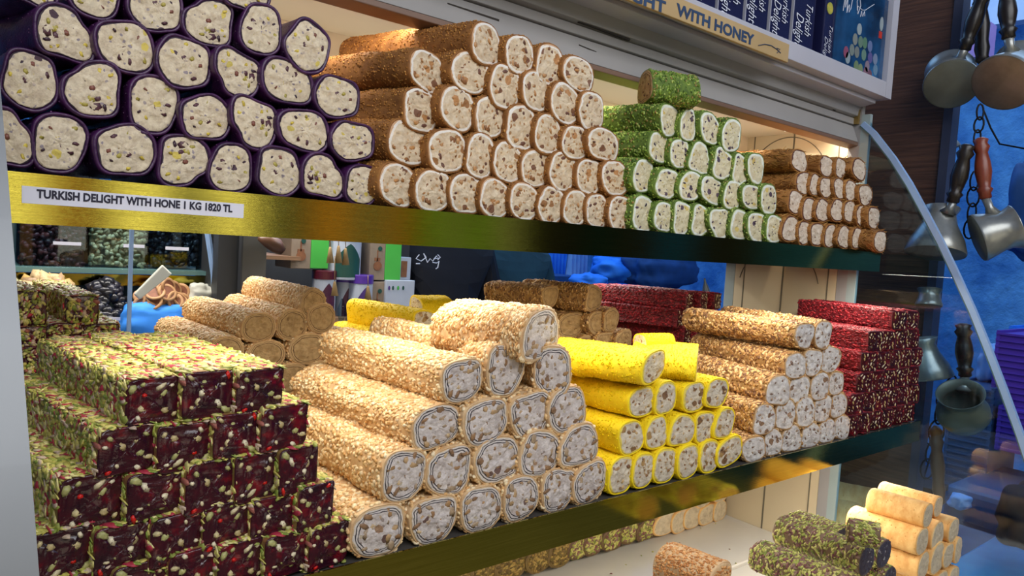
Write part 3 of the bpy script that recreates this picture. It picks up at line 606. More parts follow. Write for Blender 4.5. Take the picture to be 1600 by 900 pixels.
b = MB(); V = [(q[0], yl, q[2]) for q in (a0, a1, a2, a3)]; V2 = [(x, y-.0006, z) for x, y, z in V]
b.add(V+V2, [(3, 2, 1, 0), (4, 5, 6, 7), (0, 1, 5, 4), (1, 2, 6, 5), (2, 3, 7, 6), (3, 0, 4, 7)])
lab = b.build('price_label', ['label_white']); tag(lab, 'white paper price label reading 1820 TL on the upper brass edge', 'price label')
fit_text('label_lettering', 'TURKISH DELIGHT WITH HONE 1 KG 1820 TL', PY(57, 308.5, yl-.0008), PY(363, 331.5, yl-.0008), .0072, 'ink', lab, bold=.0004)
# --- cardboard sign
ys = .764
q = [PY(960, -12, ys), PY(1232, 70, ys), PY(1231.5, 98, ys), PY(960, -10+1, ys)]
z1 = .4155; z0 = .3815
b = MB(); XB(b, .35, 1.262, ys, ys+.006, z0, z1); sg = b.build('cardboard_sign', ['card'], bevel=.001); tag(sg, 'brown cardboard strip sign reading WITH HONEY in blue marker', 'sign')
def sign_text(body, xa, ya, xb, yb, nm='marker_lettering'):
    A = PY(xa, ya, ys-.0005); B = PY(xb, yb, ys-.0005); A[2] = B[2] = (A[2]+B[2])/2; fit_text(nm, body, A, B, .0185, 'ink_blue', sg, bold=.0009)
sign_text('WITH HONEY', 1056, 27, 1178, 67)
sign_text('TURKISH DELIGHT', 780, -72, 1040, 14)
b = MB(); b.tube([PY(x, y, ys-.001) for x, y in ((1185, 71), (1195, 69), (1205, 71), (1214, 77), (1220, 83))], .0007, 6); b.tube([PY(x, y, ys-.001) for x, y in ((1214, 75), (1219, 77), (1214, 83))], .0006, 6); o = b.build('marker_flourish', ['ink_blue'], sg)
# --- gift boxes above the sign
def script_text(body, P, h, L, parent, mat='white_print'):
    """lettering running downwards on a spine"""
    A = Vector(P); B = A+Vector((0, 0, -L)); return fit_text('script_lettering', body, A, B, h, mat, parent, up=(1, 0, 0), shear=.35, bold=-.0003)
edges = [(1000, 1039), (1040, 1077), (1079, 1117), (1119, 1161), (1163, 1200), (1202, 1236), (1238, 1274)]
yb = .802
tops = .62
for i, (xa, xb) in enumerate(edges):
    X0 = PY(xa, 30, yb)[0]; X1 = PY(xb, 30, yb)[0]; b = MB(); XB(b, X0+.001, X1-.001, yb, yb+.14, .4055, tops); gb = b.build('gift_box', ['navy_box'], bevel=.002)
    tag(gb, 'navy Turkish delight gift box on the shelf above, %s in the row' % pos_name(i, 9), 'gift box', 'gift boxes above the sign')
    b = MB(); XB(b, X0+.0005, X0+.002, yb-.0012, yb+.10, .4056, tops-.002); b.build('pale_box_edge', ['box_edge'], gb)
    wdt = X1-X0; jz = random.uniform(-.008, .008)
    script_text('Turkish', (X0+wdt*.54, yb-.0015, .535+jz), wdt*.30, .062, gb); script_text('Delight', (X0+wdt*.14, yb-.0015, .510+jz), wdt*.34, .066, gb)
X0 = PY(1277, 60, yb)[0]; X1 = PY(1297, 60, yb)[0]
b = MB(); XB(b, X0+.001, X1+.004, yb-.012, yb+.12, .4055, tops); gb = b.build('gift_box', ['navy_box'], bevel=.002); tag(gb, 'narrow navy gift box with a green seal, beside the large picture box', 'gift box', 'gift boxes above the sign')
script_text('Turkish', (X0+.022, yb-.0135, .50), .013, .055, gb); script_text('Delight', (X0+.006, yb-.0135, .475), .013, .055, gb)
b = MB(); b.lathe([(0, 0), (.012, 0), (.012, .001), (0, .001)], (X0+.018, yb-.012, .535), Matrix.Rotation(R(90), 3, 'X'), 20); b.build('green_seal', [plain('seal_green', '#6c8a2c', '#c8b040', 90, .5)], gb)
# big picture box, turned slightly
def pic_mat():
    m, nt, bs = new_mat('picture_box_print'); vec = coords(nt, rnd=False); n = noise_tex(nt, vec, 9, 3); r = ramp(nt, [(.35, '#0e2440'), (.6, '#1e4a78'), (.8, '#3a78ac')])
    nt.links.new(n.outputs[0], r.inputs[0]); nt.links.new(r.outputs[0], bs.inputs['Base Color']); bs.inputs['Roughness'].default_value = .15; return m
M['pic'] = pic_mat()
A = PY(1298, 88, yb-.012); 
pb = empty('picture_gift_box', (A[0]+.004, yb-.016, .4055)); tag(pb, 'large dark blue gift box printed with piled sweets at the right end of the shelf', 'gift box')
b = MB(); XB(b, 0, .228, 0, .10, 0, .21); bb_ = b.build('box_body', ['pic'], pb, bevel=.002)
for k, (x, z, cxx) in enumerate([(.10, .115, '#d8d4c8'), (.085, .09, '#b8a888'), (.11, .09, '#8c9c6c'), (.13, .092, '#7c9c5c'), (.155, .09, '#8c8cb8'), (.075, .065, '#a8a080'), (.098, .065, '#a89878'), (.13, .066, '#90a878'), (.16, .066, '#7c5c9c'), (.185, .068, '#a8a8c0'), (.05, .055, '#c84c5c'), (.06, .045, '#c8c8c0'), (.10, .035, '#98a050'), (.12, .032, '#b0b060'), (.145, .030, '#b86c6c'), (.165, .028, '#9c4c4c'), (.15, .045, '#c09090'), (.19, .045, '#8ca8c0')]):
    mm = 'pp%d' % k; cxx = '#%02x%02x%02x' % tuple(int((int(cxx[i:i+2], 16)*.62+c0*.38)) for i, c0 in ((1, 30), (3, 70), (5, 110))); M[mm] = plain('printed_sweet_colour', cxx, rough=.3)
    b = MB(); b.lathe([(0, 0), (.0095, 0), (.0105, -.0006), (.0105, .0002), (0, .0002)], (x, -.0006, z), Matrix.Rotation(R(90), 3, 'X') @ Matrix.Diagonal((1, 1.2, 1)), 14); b.build('printed_sweet', [mm], bb_)
def poly_script(parent, strokes, o0, s, y, rad=.0007, mat='white_print', nm='script_strokes'):
    b = MB()
    for st in strokes: b.tube([(o0[0]+x*s, y, o0[1]+z*s) for x, z in st], rad, 5)
    return b.build(nm, [mat], parent)
poly_script(pb, [[(0, 0), (.1, .8), (.2, 1), (.25, .3), (.45, 1), (.5, .9), (.5, 0), (.6, .4), (.75, .6), (.8, .1), (1, .4), (1.1, 1)], [(1.9, .5), (1.75, 1.1), (2.1, 1.4), (2.3, .9), (2, .3), (1.9, .8), (2.6, .7), (3, .8), (3.5, 1.1), (4.2, 1.5)], [(2.4, .2), (2.5, .6), (2.7, .3), (2.9, .7), (3.0, .4)]], (.022, .135), .032, -.0008)
M['orange_red'] = plain('rosette_red', '#b83020', rough=.5)
b = MB(); b.lathe([(0, 0), (.008, 0), (.008, .001), (0, .001)], (.2, 0, .15), Matrix.Rotation(R(90), 3, 'X') @ Matrix.Diagonal((1, 2, 1)), 14); b.build('printed_figure', ['pp0'], bb_)
b = MB(); XB(b, .192, .206, -.001, 0, .118, .133); b.build('printed_ribbon', ['orange_red'], bb_)
# frame of the gift shelf at its right end
b = MB(); XB(b, XR-.0, XR+.03, .776, .80, .395, .70); XB(b, XR, XR+.03, .80, 1.2, .395, .70); cpart(b, 'gift_shelf_side', ['case_lilac'])
b = MB(); XB(b, -.9, XR+.03, .99, 1.0, .405, .72); cpart(b, 'gift_shelf_back', ['case_paint'])
# ------------------------------------------------------------------ building shell beyond the case
def struct(mb, name, mats, **k):
    o = mb.build(name, mats, None, **k); o['kind'] = 'structure'; return o
b = MB(); XB(b, -6, 9, -3, 9, -1.45, -1.40); struct(b, 'floor', ['street_floor'])
b = MB(); XB(b, 2.0, 2.03, .76, 1.18, -1.4, 1.6); struct(b, 'wall_right', ['wood'])
b = MB(); XB(b, 1.99, 2.035, .738, .759, -1.4, 1.6); struct(b, 'trim_1', ['dark_metal_frame'])
b = MB(); XB(b, -5, 9, 5.6, 5.8, -1.4, 3.5); struct(b, 'wall_back', ['blue_wall'])
def lit(name, c, st):
    m, nt, bs = new_mat(name); bs.inputs['Emission Color'].default_value = lin(c); bs.inputs['Emission Strength'].default_value = st; bs.inputs['Base Color'].default_value = lin(c); M[name] = m
lit('lit_panel', '#fff4d0', 2.6); lit('lit_amber', '#ffd890', 1.0)  # glow colours of the panels added for the brass reflections
# unseen shop fronts added behind the viewer; glowing panels make the brass reflections
b = MB(); XB(b, -3, 4, -2.9, .25, -1.40, -1.385); struct(b, 'floor_front', [plain('warm_stone_floor', '#7c7058', '#94866c', 3, .5)])  # unseen slab added, warm-toned for reflections in the lower brass strip
b = MB(); XB(b, -5, 9, -3.2, -3.0, -1.4, 3.5); struct(b, 'wall_front', ['wood'])
k = 1
lit('lit_orange', '#e8a050', .8); lit('lit_green', '#90c040', .7); lit('lit_pale', '#e8e8d0', .5)
for x0, x1, z0, z1, mt in ((-2.6, -1.6, -.9, 1.0, 'lit_panel'), (.18, .40, -.9, 1.0, 'lit_panel'), (.50, .62, -.9, 1.1, 'lit_orange'), (.80, 1.0, -.9, 1.1, 'lit_panel'), (1.12, 1.2, -.9, 1.1, 'lit_pale'), (1.32, 1.48, -.9, 1, 'lit_panel'), (1.7, 1.76, -.9, 1.1, 'lit_pale'), (1.95, 2.15, -.9, 1.1, 'lit_orange'), (2.3, 2.36, -.9, .9, 'lit_pale'), (2.5, 2.6, -.9, 1.1, 'lit_orange'), (2.78, 2.9, -.6, 1.0, 'lit_green'), (3.0, 3.05, -.9, 1.0, 'lit_pale'), (3.2, 3.32, -.9, 1.0, 'lit_green'), (3.5, 3.6, -.9, 1.0, 'lit_pale'), (4.4, 4.8, -.9, 1.0, 'green_cloth'), (5.4, 5.9, -.9, 1.0, 'blue_cloth')):
    b = MB(); XB(b, x0, x1, -3.0, -2.97, z0, z1); struct(b, 'reflection_panel_%d' % k, [mt]); k += 1
b = MB(); XB(b, 5.6, 5.8, -2, 5.6, -1.4, 3.5); struct(b, 'wall_far', ['blue_wall'])
b = MB(); XB(b, -2.6, -2.5, .9, 5.6, -1.4, 3.5); struct(b, 'wall_left', ['grey_dark'])
# ------------------------------------------------------------------ upper shelf piles
YF = .764
P_ROWS = [
 [(8,217,92,94),(93,223,98,90),(197,235,97,88),(286,250,84,84),(361,264,76,76),(436,268,76,76),(504,277,70,70),(567,289,62,62)],
 [(47,126,100,92),(147,141,95,92),(240,163,88,90),(322,184,80,78),(398,191,76,80),(476,204,78,74),(551,221,68,68)],
 [(100,54,100,86,{'yaw':-14}),(197,73,92,92),(288,98,86,90),(372,114,78,74),(449,128,80,77),(527,152,70,72)],
 [(45,-35,100,90),(150,-12,90,84),(243,12,88,84),(328,36,82,78),(408,47,75,78),(481,73,76,80,{'roll':.5})],
 [(215,-68,88,84),(305,-46,84,80),(385,-14,78,70)],
]
pile('purple', 'purple-coated pale nougat roll', P_ROWS, YF, -6, 'purple rolls on the upper shelf', 'purple pile', L=.15, yjit=3)
B_ROWS = [
 [(622,289,58,72),(677,298,58,70),(728,303,50,70),(773,310,48,66),(819,315,48,60),(861,321,44,58),(899,325,40,57),(933,330,38,55),(969,334,40,55)],
 [(638,224,64,72),(699,236,62,72),(751,244,50,70),(794,254,48,66),(837,263,48,62),(879,268,46,60),(921,276,44,56),(961,279,44,56)],
 [(658,173,62,66),(715,170,56,72),(766,183,50,70),(815,200,54,70),(856,210,44,64),(899,223,44,56),(943,226,48,56)],
 [(668,112,58,68),(735,114,62,68),(789,136,54,68),(839,142,50,64),(883,162,50,64),(924,174,44,60)],
 [(760,70,54,66),(812,86,48,64),(859,102,50,64),(904,116,52,56)],
]
pile('brown', 'brown-crumbed nougat roll', B_ROWS, YF, -20, 'brown-crumbed rolls on the upper shelf', 'brown pile', L=.23, inner=-9)
G_ROWS = [
 [(1005,335,37,57),(1038,339,32,53),(1067,341,33,55),(1096,345,33,51),(1125,348,33,51),(1156,352,32,49),(1183,355,31,49),(1211,358,29,46)],
 [(1005,275,34,54),(1043,287,38,50),(1079,291,36,49),(1113,298,35,48),(1145,305,32,46),(1175,308,30,44),(1201,312,28,46)],
 [(1030,231,32,53),(1062,240,30,52),(1093,249,34,52),(1130,257,35,51),(1157,266,27,50),(1181,263,27,50)],
 [(1046,188,32,52),(1075,196,26,54),(1109,201,32,52),(1143,212,32,54)],
]
pile('green', 'green pistachio-coated nougat roll', G_ROWS, YF, -17, 'pistachio-coated rolls on the upper shelf', 'green pile', L=.20, inner=-8)
place_roll('green_cross', 1008, 137, 30, 54, .80, 112, .088, 'short pistachio-coated roll lying crosswise on top of the green pile', 'pistachio-coated rolls on the upper shelf', H=.054, W=.054)
K_ROWS = [
 [(1235,358,27,44),(1257,364,22,40),(1277,366,24,38),(1298,369,22,38),(1319,371,22,37),(1340,373,20,36),(1356,375,18,35),(1375,377,20,36)],
 [(1243,316,25,38),(1264,327,23,38),(1285,329,23,38),(1308,329,22,37),(1327,330,18,37),(1347,337,20,35),(1365,340,20,36)],
 [(1256,286,26,38),(1273,289,18,36),(1290,293,20,34),(1312,295,21,34),(1329,298,19,35),(1352,305,23,34)],
 [(1249,252,27,36),(1291,260,23,34),(1313,263,18,33),(1342,265,24,34)],
]
pile('fibre', 'thin shredded-pastry roll', K_ROWS, YF, -8, 'shredded-pastry rolls on the upper shelf', 'pile', L=.17)

# ------------------------------------------------------------------ lower shelf piles
YG = .642
L_ROWS = [
 [(130,935,98,86),(220,918,92,80),(301,895,80,74),(377,881,76,72),(448,866,72,68),(513,853,64,66)],
 [(97,868,98,86),(191,857,92,78),(275,842,84,78),(356,821,78,74),(428,808,74,68),(493,791,58,69)],
 [(142,785,102,88),(244,774,94,78),(329,759,80,80),(401,745,70,76),(466,735,62,74)],
 [(198,703,92,74),(288,698,86,76),(369,680,72,70),(444,668,74,68)],
 [(240,627,86,74),(325,616,80,74),(406,610,74,66)],
]
pile('bar', 'dark red jelly bar', L_ROWS, YG, -8, 'pistachio-crusted jelly bars on the lower shelf', 'pile', L=.26, name='turkish_delight_bar', yjit=1.2)
S_ROWS = [
 [(592,829,90,80),(678,811,78,74),(752,795,68,72),(814,778,58,70),(873,764,56,68),(922,753,54,64)],
 [(631,742,70,84),(703,735,72,78),(778,719,74,74),(844,709,66,72),(906,697,62,66)],
 [(682,667,78,68),(759,659,70,74),(830,647,66,72),(887,641,60,74)],
 [(722,594,64,70),(790,577,60,82),(864,580,60,78,{'yaw':18,'L':.16})],
 [(846,524,58,80,{'yaw':-25,'L':.125})],
]
pile('sesame', 'peanut-crumbed nougat roll', S_ROWS, YG, -4, 'peanut-crumbed rolls on the lower shelf', 'pile', L=.27)
Y_ROWS = [
 [(971,742,42,60),(1005,735,36,55),(1039,727,39,55),(1075,721,36,53),(1108,713,34,50),(1140,705,40,48)],
 [(986,684,43,52),(1026,677,37,51),(1066,673,41,51),(1102,667,36,49),(1132,662,33,47)],
 [(1003,628,40,52),(1040,622,36,50),(1085,620,38,49),(1120,614,36,47)],
 [(1022,573,40,50,{'yaw':-24,'L':.155}),(1089,566,28,48,{'yaw':-36,'L':.10,'Y':.70})],
]
pile('yellow', 'yellow coconut-coated roll', Y_ROWS, YG, -4, 'yellow rolls on the lower shelf', 'pile', L=.21)
place_roll('yellow', 1000, 538, 30, 24, .76, 100, .06, 'short yellow roll lying crosswise behind the top yellow roll', 'yellow rolls on the lower shelf', W=.036, H=.036)
W_ROWS = [
 [(1178,702,36,42),(1207,692,31,44),(1236,686,33,43),(1266,680,31,42),(1292,674,26,41),(1315,668,25,42)],
 [(1194,656,38,46),(1227,648,35,45),(1258,644,33,46),(1285,637,30,43),(1310,633,26,41)],
 [(1216,611,39,48),(1249,609,33,47),(1281,604,31,43),(1306,599,24,39)],
 [(1243,572,33,43),(1270,566,30,43),(1297,561,32,43)],
 [(1257,524,30,40,{'yaw':2}),(1286,523,28,43)],
]
pile('walnut', 'grey-ended nut-coated roll', W_ROWS, YG, 12, 'chopped-nut rolls on the lower shelf', 'pile', L=.25)
# red bars: laid in courses, positions along the shelf in metres
zb = -.3275; hb = .0405
courses = [[1.385, 1.435, 1.485, 1.535, 1.585, 1.637], [1.40, 1.452, 1.504, 1.556, 1.61, 1.658][:6], [1.43, 1.483, 1.535, 1.59, 1.648], [1.44, 1.495, 1.55, 1.60, 1.652], [1.46, 1.515, 1.57, 1.63], [1.56, 1.615]]
for k, row in enumerate(courses):
    for i, x in enumerate(row):
        pxy = proj(np.array([x, YG, zb+hb*(k+.5)]))
        yw = 13+random.uniform(-2, 2)
        place_roll('rose', pxy[0], pxy[1], 20, 30, YG+random.uniform(0, .006), yw, .25 if k < 5 else .24,
                   'rose-red petal-coated bar, %s in the %s' % (pos_name(i, len(row)), row_name(k, len(courses))), 'rose-red bars on the lower shelf', 'turkish_delight_bar', W=.049, H=hb*.99)

# ------------------------------------------------------------------ rear row: mirror images of the front piles, built as solid sweets
YR = 1.045
MIRROR_S = [
 [(400,680,56,52),(462,672,56,52),(520,650,50,50)],
 [(415,630,56,52),(476,630,58,50),(530,622,46,46)],
 [(405,596,56,50),(457,592,54,52),(505,588,52,50),(548,580,34,34)],
 [(354,548,56,46),(416,555,58,48),(482,545,60,50),(541,543,46,52)],
 [(404,512,56,48),(457,508,50,48),(502,497,46,46)],
 [(490,475,40,48)],
]
pile('sesame_rear', 'shaded mirrored peanut roll', MIRROR_S, YR, -3, 'peanut-crumbed rolls of the mirrored pile', 'pile', L=.25)
for (x, y, w_, h_, yw, L_, lb) in [(664,506,40,44,-8,.20,'upper bright mirrored yellow roll behind the peanut rolls, end in shade'), (632,545,40,42,-4,.21,'lower bright mirrored yellow roll behind the peanut rolls'), (690,540,40,42,-4,.2,'yellow roll beneath the mirrored yellow rolls, mostly hidden')]:
    place_roll('yellow', x, y, w_, h_, YR, yw, L_, lb, 'yellow rolls of the mirrored pile')
place_roll('yellow', 650, 480, 36, 34, 1.14, 88, .07, 'yellow roll of the mirrored pile showing its pale left end', 'yellow rolls of the mirrored pile', W=.045, H=.042)
MIRROR_W = [
 [(870,585,40,38),(905,578,38,38),(945,570,36,38),(980,560,34,36)],
 [(880,548,40,38),(915,542,34,36),(948,536,34,36),(975,533,26,34)],
 [(893,508,44,40),(935,505,30,38),(955,500,24,36)],
 [(860,463,24,36,{'yaw':-24,'L':.13}),(928,466,26,38,{'yaw':-26,'L':.15})],
]
pile('walnut_rear', 'shaded mirrored nut roll', MIRROR_W, YR, -14, 'chopped-nut rolls of the mirrored pile', 'pile', L=.24)
courses = [[1.12, 1.17, 1.22, 1.27, 1.32, 1.37], [1.14, 1.19, 1.24, 1.29, 1.34, 1.39], [1.17, 1.22, 1.27, 1.32, 1.37, 1.42], [1.22, 1.275, 1.33, 1.38, 1.43], [1.25, 1.30, 1.355, 1.41], [1.33, 1.385, 1.44]]
for k, row in enumerate(courses):
    for i, x in enumerate(row[-3:]):
        x = x+.06; pxy = proj(np.array([x, YR, zb+hb*(k+.5)]))
        place_roll('rose', pxy[0], pxy[1], 20, 30, YR+random.uniform(0, .006), -17, .25, 'shaded mirrored red bar, %s in the %s' % (pos_name(i, 3), row_name(k, 6)), 'rose-red bars of the mirrored pile', 'turkish_delight_bar', W=.049, H=hb*.99)
MIRROR_L = [[(60,650,50,48),(112,648,50,48),(160,640,50,46)], [(50,605,50,46),(105,602,52,46),(152,596,50,46)], [(60,562,56,46),(112,562,52,48),(165,560,44,46)], [(48,532,56,44),(100,525,56,42),(158,526,56,42)], [(48,482,52,54),(128,486,54,48)]]
pile('bar_rear', 'shaded mirrored nut-crusted bar', MIRROR_L, YR, -4, 'jelly bars of the mirrored pile', 'pile', L=.25, name='turkish_delight_bar')
for o in [o for o in COL.objects if o.get('group') == 'jelly bars of the mirrored pile']:
    for ch in o.children:
        if ch.name.startswith('jelly_filling'): pass

# ------------------------------------------------------------------ bottom level
YB = .47
WF = [
 [(1470,915,28,46),(1490,905,20,40)],
 [(1443,884,22,42),(1465,873,26,48),(1482,868,20,38),(1497,860,14,40)],
 [(1441,846,22,42),(1465,838,22,44),(1490,829,20,36)],
 [(1450,806,18,36,{'yaw':-4,'L':.095}),(1466,792,16,32,{'Y':.50,'yaw':-4,'L':.10})],
]
pile('wafer', 'golden pale-ended roll', WF, YB, -2, 'golden rolls in the bottom tray', 'pile', L=.12)
for (x, y, L_, lb) in [(1345,808,.10,'lower of the shaded golden rolls behind the pistachio rolls'), (1372,792,.12,'upper shaded golden roll behind the pistachio rolls'), (1395,802,.12,'shaded golden roll touching the bright golden pile')]:
    place_roll('wafer', x, y, 36, 40, .80, -25, L_, lb, 'shaded golden rolls in the bottom tray')
for (x, y, w_, h_, Yv, yw, L_, lb) in [
    (1354,876,28,46,.42,-2,.125,'pistachio-flaked dark roll with its cut end beside the golden rolls'),
    (1381,866,26,42,.44,-2,.115,'pistachio-flaked roll with dark nutty end, right of the longer one'),
    (1330,925,32,48,.40,-2,.13,'lowest pistachio-flaked roll at the bottom edge of the photo'),
    (1390,905,24,38,.44,-2,.115,'half-hidden pistachio-flaked roll end under the others'),
    (1318,842,30,36,.49,-2,.08,'pistachio-flaked roll lying behind the long one')]:
    place_roll('dark', x, y, w_, h_, Yv, yw, L_, lb, 'pistachio-flaked rolls in the bottom tray')
place_roll('dark_stub', 1326, 829, 40, 42, .428, 150, .036, 'short stub of pistachio-flaked roll sitting on top', 'pistachio-flaked rolls in the bottom tray', W=.032, H=.032)
place_roll('orange_short', 1125, 905, 44, 50, .42, -10, .065, 'toasted orange-brown roll at the bottom edge of the tray', 'toasted rolls in the bottom tray')
RB = [(1040,819,38,35,'wafer'),(1063,815,30,35,'wafer'),(1083,808,31,36,'wafer'),(1106,804,29,32,'wafer'),(1125,798,22,33,'wafer'),(1072,783,32,30,'wafer'),(1100,778,28,30,'wafer'),(1127,770,24,30,'wafer'),  # bottom row as mirrored at the back, built as solid rolls
      (1011,828,32,35,'dark'),(984,832,32,37,'dark'),(958,842,36,39,'dark'),(928,849,36,37,'dark'),(904,856,34,37,'dark'),(877,864,44,43,'crumb'),(842,876,40,42,'crumb'),(800,884,56,46,'crumb'),(758,894,50,46,'crumb'),(718,905,46,44,'crumb')]
nm_ = {'wafer': 'golden', 'dark': 'green-flaked', 'crumb': 'brown-crumbed'}
rr = {'wafer': [r for r in RB if r[4] == 'wafer' and r[1] > 790], 'dark': [r for r in RB if r[4] == 'dark'], 'crumb': [r for r in RB if r[4] == 'crumb']}
for kk, lst in rr.items():
    lst = sorted(lst)
    for i, (x, y, w_, h_, k_) in enumerate(lst):
        r_, W_, H_ = place_roll({'dark': 'dark_s', 'crumb': 'crumb_s'}.get(k_, k_), x, y, w_, h_, 1.085, -4, .14, 'small %s roll under the lower shelf, %s of its kind' % (nm_[kk], pos_name(i, len(lst))), 'small mirrored rolls at the back of the bottom tray', name='small_confection_roll')
for i, (x, y, w_, h_, k_) in enumerate([r for r in RB if r[4] == 'wafer' and r[1] < 790]):
    place_roll(k_, x, y, w_, h_, 1.085, -4, .14, 'small golden roll of the second layer under the shelf, %s' % pos_name(i, 3), 'small mirrored rolls at the back of the bottom tray', name='small_confection_roll')
# crumbs on the tray
rng = np.random.default_rng(5); V = []; Fc = []; Mi_ = []
for px_, py_ in [(1095,825),(1062,848),(1070,862),(1002,868),(1020,862),(978,882),(1118,818),(1140,858),(955,896),(1187,884),(1150,880)]:
    q = PZ(px_, py_, -.698); add_bit(V, Fc, Mi_, q, (0, 0, 1), (.006, .004, .002), rng, .2, 0)
o = mesh_obj('fallen_crumbs', V, Fc, ['dark_bits']); tag(o, 'scattered nut crumbs fallen on the white bottom tray', 'crumbs', kind='stuff')
# ------------------------------------------------------------------ stall across the lane: its mirror image, built solid behind the case
def pbox(mb, x0, y0, x1, y1, Y, d, m=0, top=None):
    """box whose front lies in the plane Y: left edge x0, right edge x1, top y0 and bottom y1 measured in the middle"""
    xm = (x0+x1)/2; A = PY(x0, (y0+y1)/2, Y); B = PY(x1, (y0+y1)/2, Y); zt = PY(xm, y0, Y)[2]; zb_ = PY(xm, y1, Y)[2]
    XB(mb, A[0], B[0], Y, Y+d, zb_, zt, m); return A[0], B[0], zb_, zt
M['mulberry'] = bits_mat('dried_mulberries', ['#c8ac78', '#d4b888', '#b09468', '#e0c898'], .6)
M['cranberry'] = bits_mat('dried_cranberries', ['#3c1a20', '#54242a', '#2c1218', '#6c3230'], .4)
M['blackfruit'] = bits_mat('dark_dried_fruit', ['#1c1c24', '#24222c', '#121218', '#2c2c38'], .3)
M['ginger'] = bits_mat('candied_ginger', ['#b09468', '#c4a87c', '#9c8060', '#c8a060'], .5)
M['orange_peel'] = plain('dried_orange', '#9c6c40', '#c4986c', 40, .6)
M['orange_core'] = plain('dried_orange_flesh', '#6c3c24', '#8a5438', 60, .6)
M['counter_steel'] = plain('counter_steel', '#3c4c50', '#4c5c60', 4, .3, .5)
Ys = 2.0
stall = empty('nut_stall_counter', tuple(PY(190, 480, Ys))); tag(stall, 'glass-fronted dried fruit stall mirrored behind at the left', 'stall')
so = stall.location.copy()
def spart(mb, name, mats, **k):
    o = mb.build(name, mats, None, **k); o.parent = stall; o.location = -so; return o
b = MB(); pbox(b, -40, 420, 344, 427, Ys, .5); spart(b, 'glass_shelf', ['glass_edge'])
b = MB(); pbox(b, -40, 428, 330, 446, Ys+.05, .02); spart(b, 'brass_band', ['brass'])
b = MB(); pbox(b, -40, 548, 345, 700, Ys+.02, .5); pbox(b, -40, 446, 340, 560, Ys+.55, .02); pbox(b, -60, 300, 340, 420, Ys+.55, .02); spart(b, 'counter_body', ['counter_steel'])
b = MB(); pbox(b, 201, 340, 207, 545, Ys-.14, .01); spart(b, 'upright_trim', ['steel_blue'])
b = MB(); b.tube([PY(x, y, Ys-.05) for x, y in ((318, 330), (324, 360), (330, 400), (334, 430), (336, 470))], .008, 8); spart(b, 'curved_glass_trim', ['steel_blue'])
for x0, x1, y in ((83, 127, 381), (193, 226, 385), (259, 295, 389), (170, 206, 499)):
    b = MB(); pbox(b, x0, y-3, x1, y+2, Ys-.07, .004); o = b.build('shelf_ticket', ['label_white']); tag(o, 'small blank ticket %s' % {83: 'under the dark berry jar', 193: 'under the pale mulberry jar', 259: 'under the dark fruit jar', 170: 'below the prune heap'}[x0], 'price ticket', 'tickets on the stall')
def heap(name, label, cat, x0, y0, x1, y1, Y, mat, size, cnt, kind=None, dep=.25, dome=True):
    A = PY(x0, y1, Y); B = PY(x1, y1, Y); T = PY((x0+x1)/2, y0, Y); rng = np.random.default_rng(cnt); V = []; Fc = []; Mi_ = []
    for i in range(cnt):
        u = rng.random(); v = rng.random(); x = A[0]+(B[0]-A[0])*u; zb_ = A[2]+(B[2]-A[2])*u
        hh = (T[2]-zb_)*((1-(2*u-1)**2)**.6 if dome else 1); s = rng.random()**.8
        add_bit(V, Fc, Mi_, np.array([x, Y+dep*(s if dome else rng.random()*.3), zb_+hh*s]), (0, -.6, .6), size, rng, .8, 0)
    o = mesh_obj(name, V, Fc, [mat]); tag(o, label, cat, kind='stuff'); return o
def jar(x0, x1, label, mat, cnt, size):
    root = empty('fruit_jar', tuple(PY((x0+x1)/2, 418, Ys+.06))); tag(root, label, 'jar', 'jars on the stall')
    A = PY(x0, 400, Ys+.05)[0]; B = PY(x1, 400, Ys+.05)[0]; zb_ = PY((x0+x1)/2, 418, Ys+.05)[2]; zt = zb_+.24
    rng = np.random.default_rng(cnt); V = []; Fc = []; Mi_ = []
    for i in range(cnt): add_bit(V, Fc, Mi_, np.array([A+.006+(B-A-.012)*rng.random(), Ys+.06+rng.random()*.012, zb_+.004+(zt-zb_-.03)*rng.random()]), (0, -1, 0), size, rng, .6, 0)
    o = mesh_obj('fruit_fill', V, Fc, [mat], None); o.parent = root; o.location = -root.location; o['kind'] = 'stuff'
    bb = MB(); XB(bb, A+.004, B-.004, Ys+.072, Ys+.2, zb_+.004, zt-.03); o2 = bb.build('fruit_core', [mat]); o2.parent = root; o2.location = -root.location
    bb = MB(); XB(bb, A, B, Ys+.044, Ys+.048, zb_, zt); XB(bb, A, A+.004, Ys+.048, Ys+.2, zb_, zt); XB(bb, B-.004, B, Ys+.048, Ys+.2, zb_, zt); o3 = bb.build('glass_wall', ['glass_blue']); o3.parent = root; o3.location = -root.location
jar(30, 137, 'glass jar of dark red dried berries at far left', 'cranberry', 420, (.02, .013, .01))
jar(139, 232, 'glass jar of pale dried mulberries', 'mulberry', 420, (.018, .011, .009))
jar(234, 314, 'glass jar of blackish dried fruit right of the mulberries', 'blackfruit', 300, (.022, .016, .01))
heap('candied_ginger', 'heap of candied ginger chunks behind the red bars', 'candied fruit', 20, 432, 134, 520, Ys-.10, 'ginger', (.05, .032, .026), 170, dep=.09)
heap('prunes', 'dark heap of prunes beside the white upright', 'dried fruit', 120, 442, 222, 560, Ys-.10, 'blackfruit', (.036, .028, .02), 320, dep=.09)
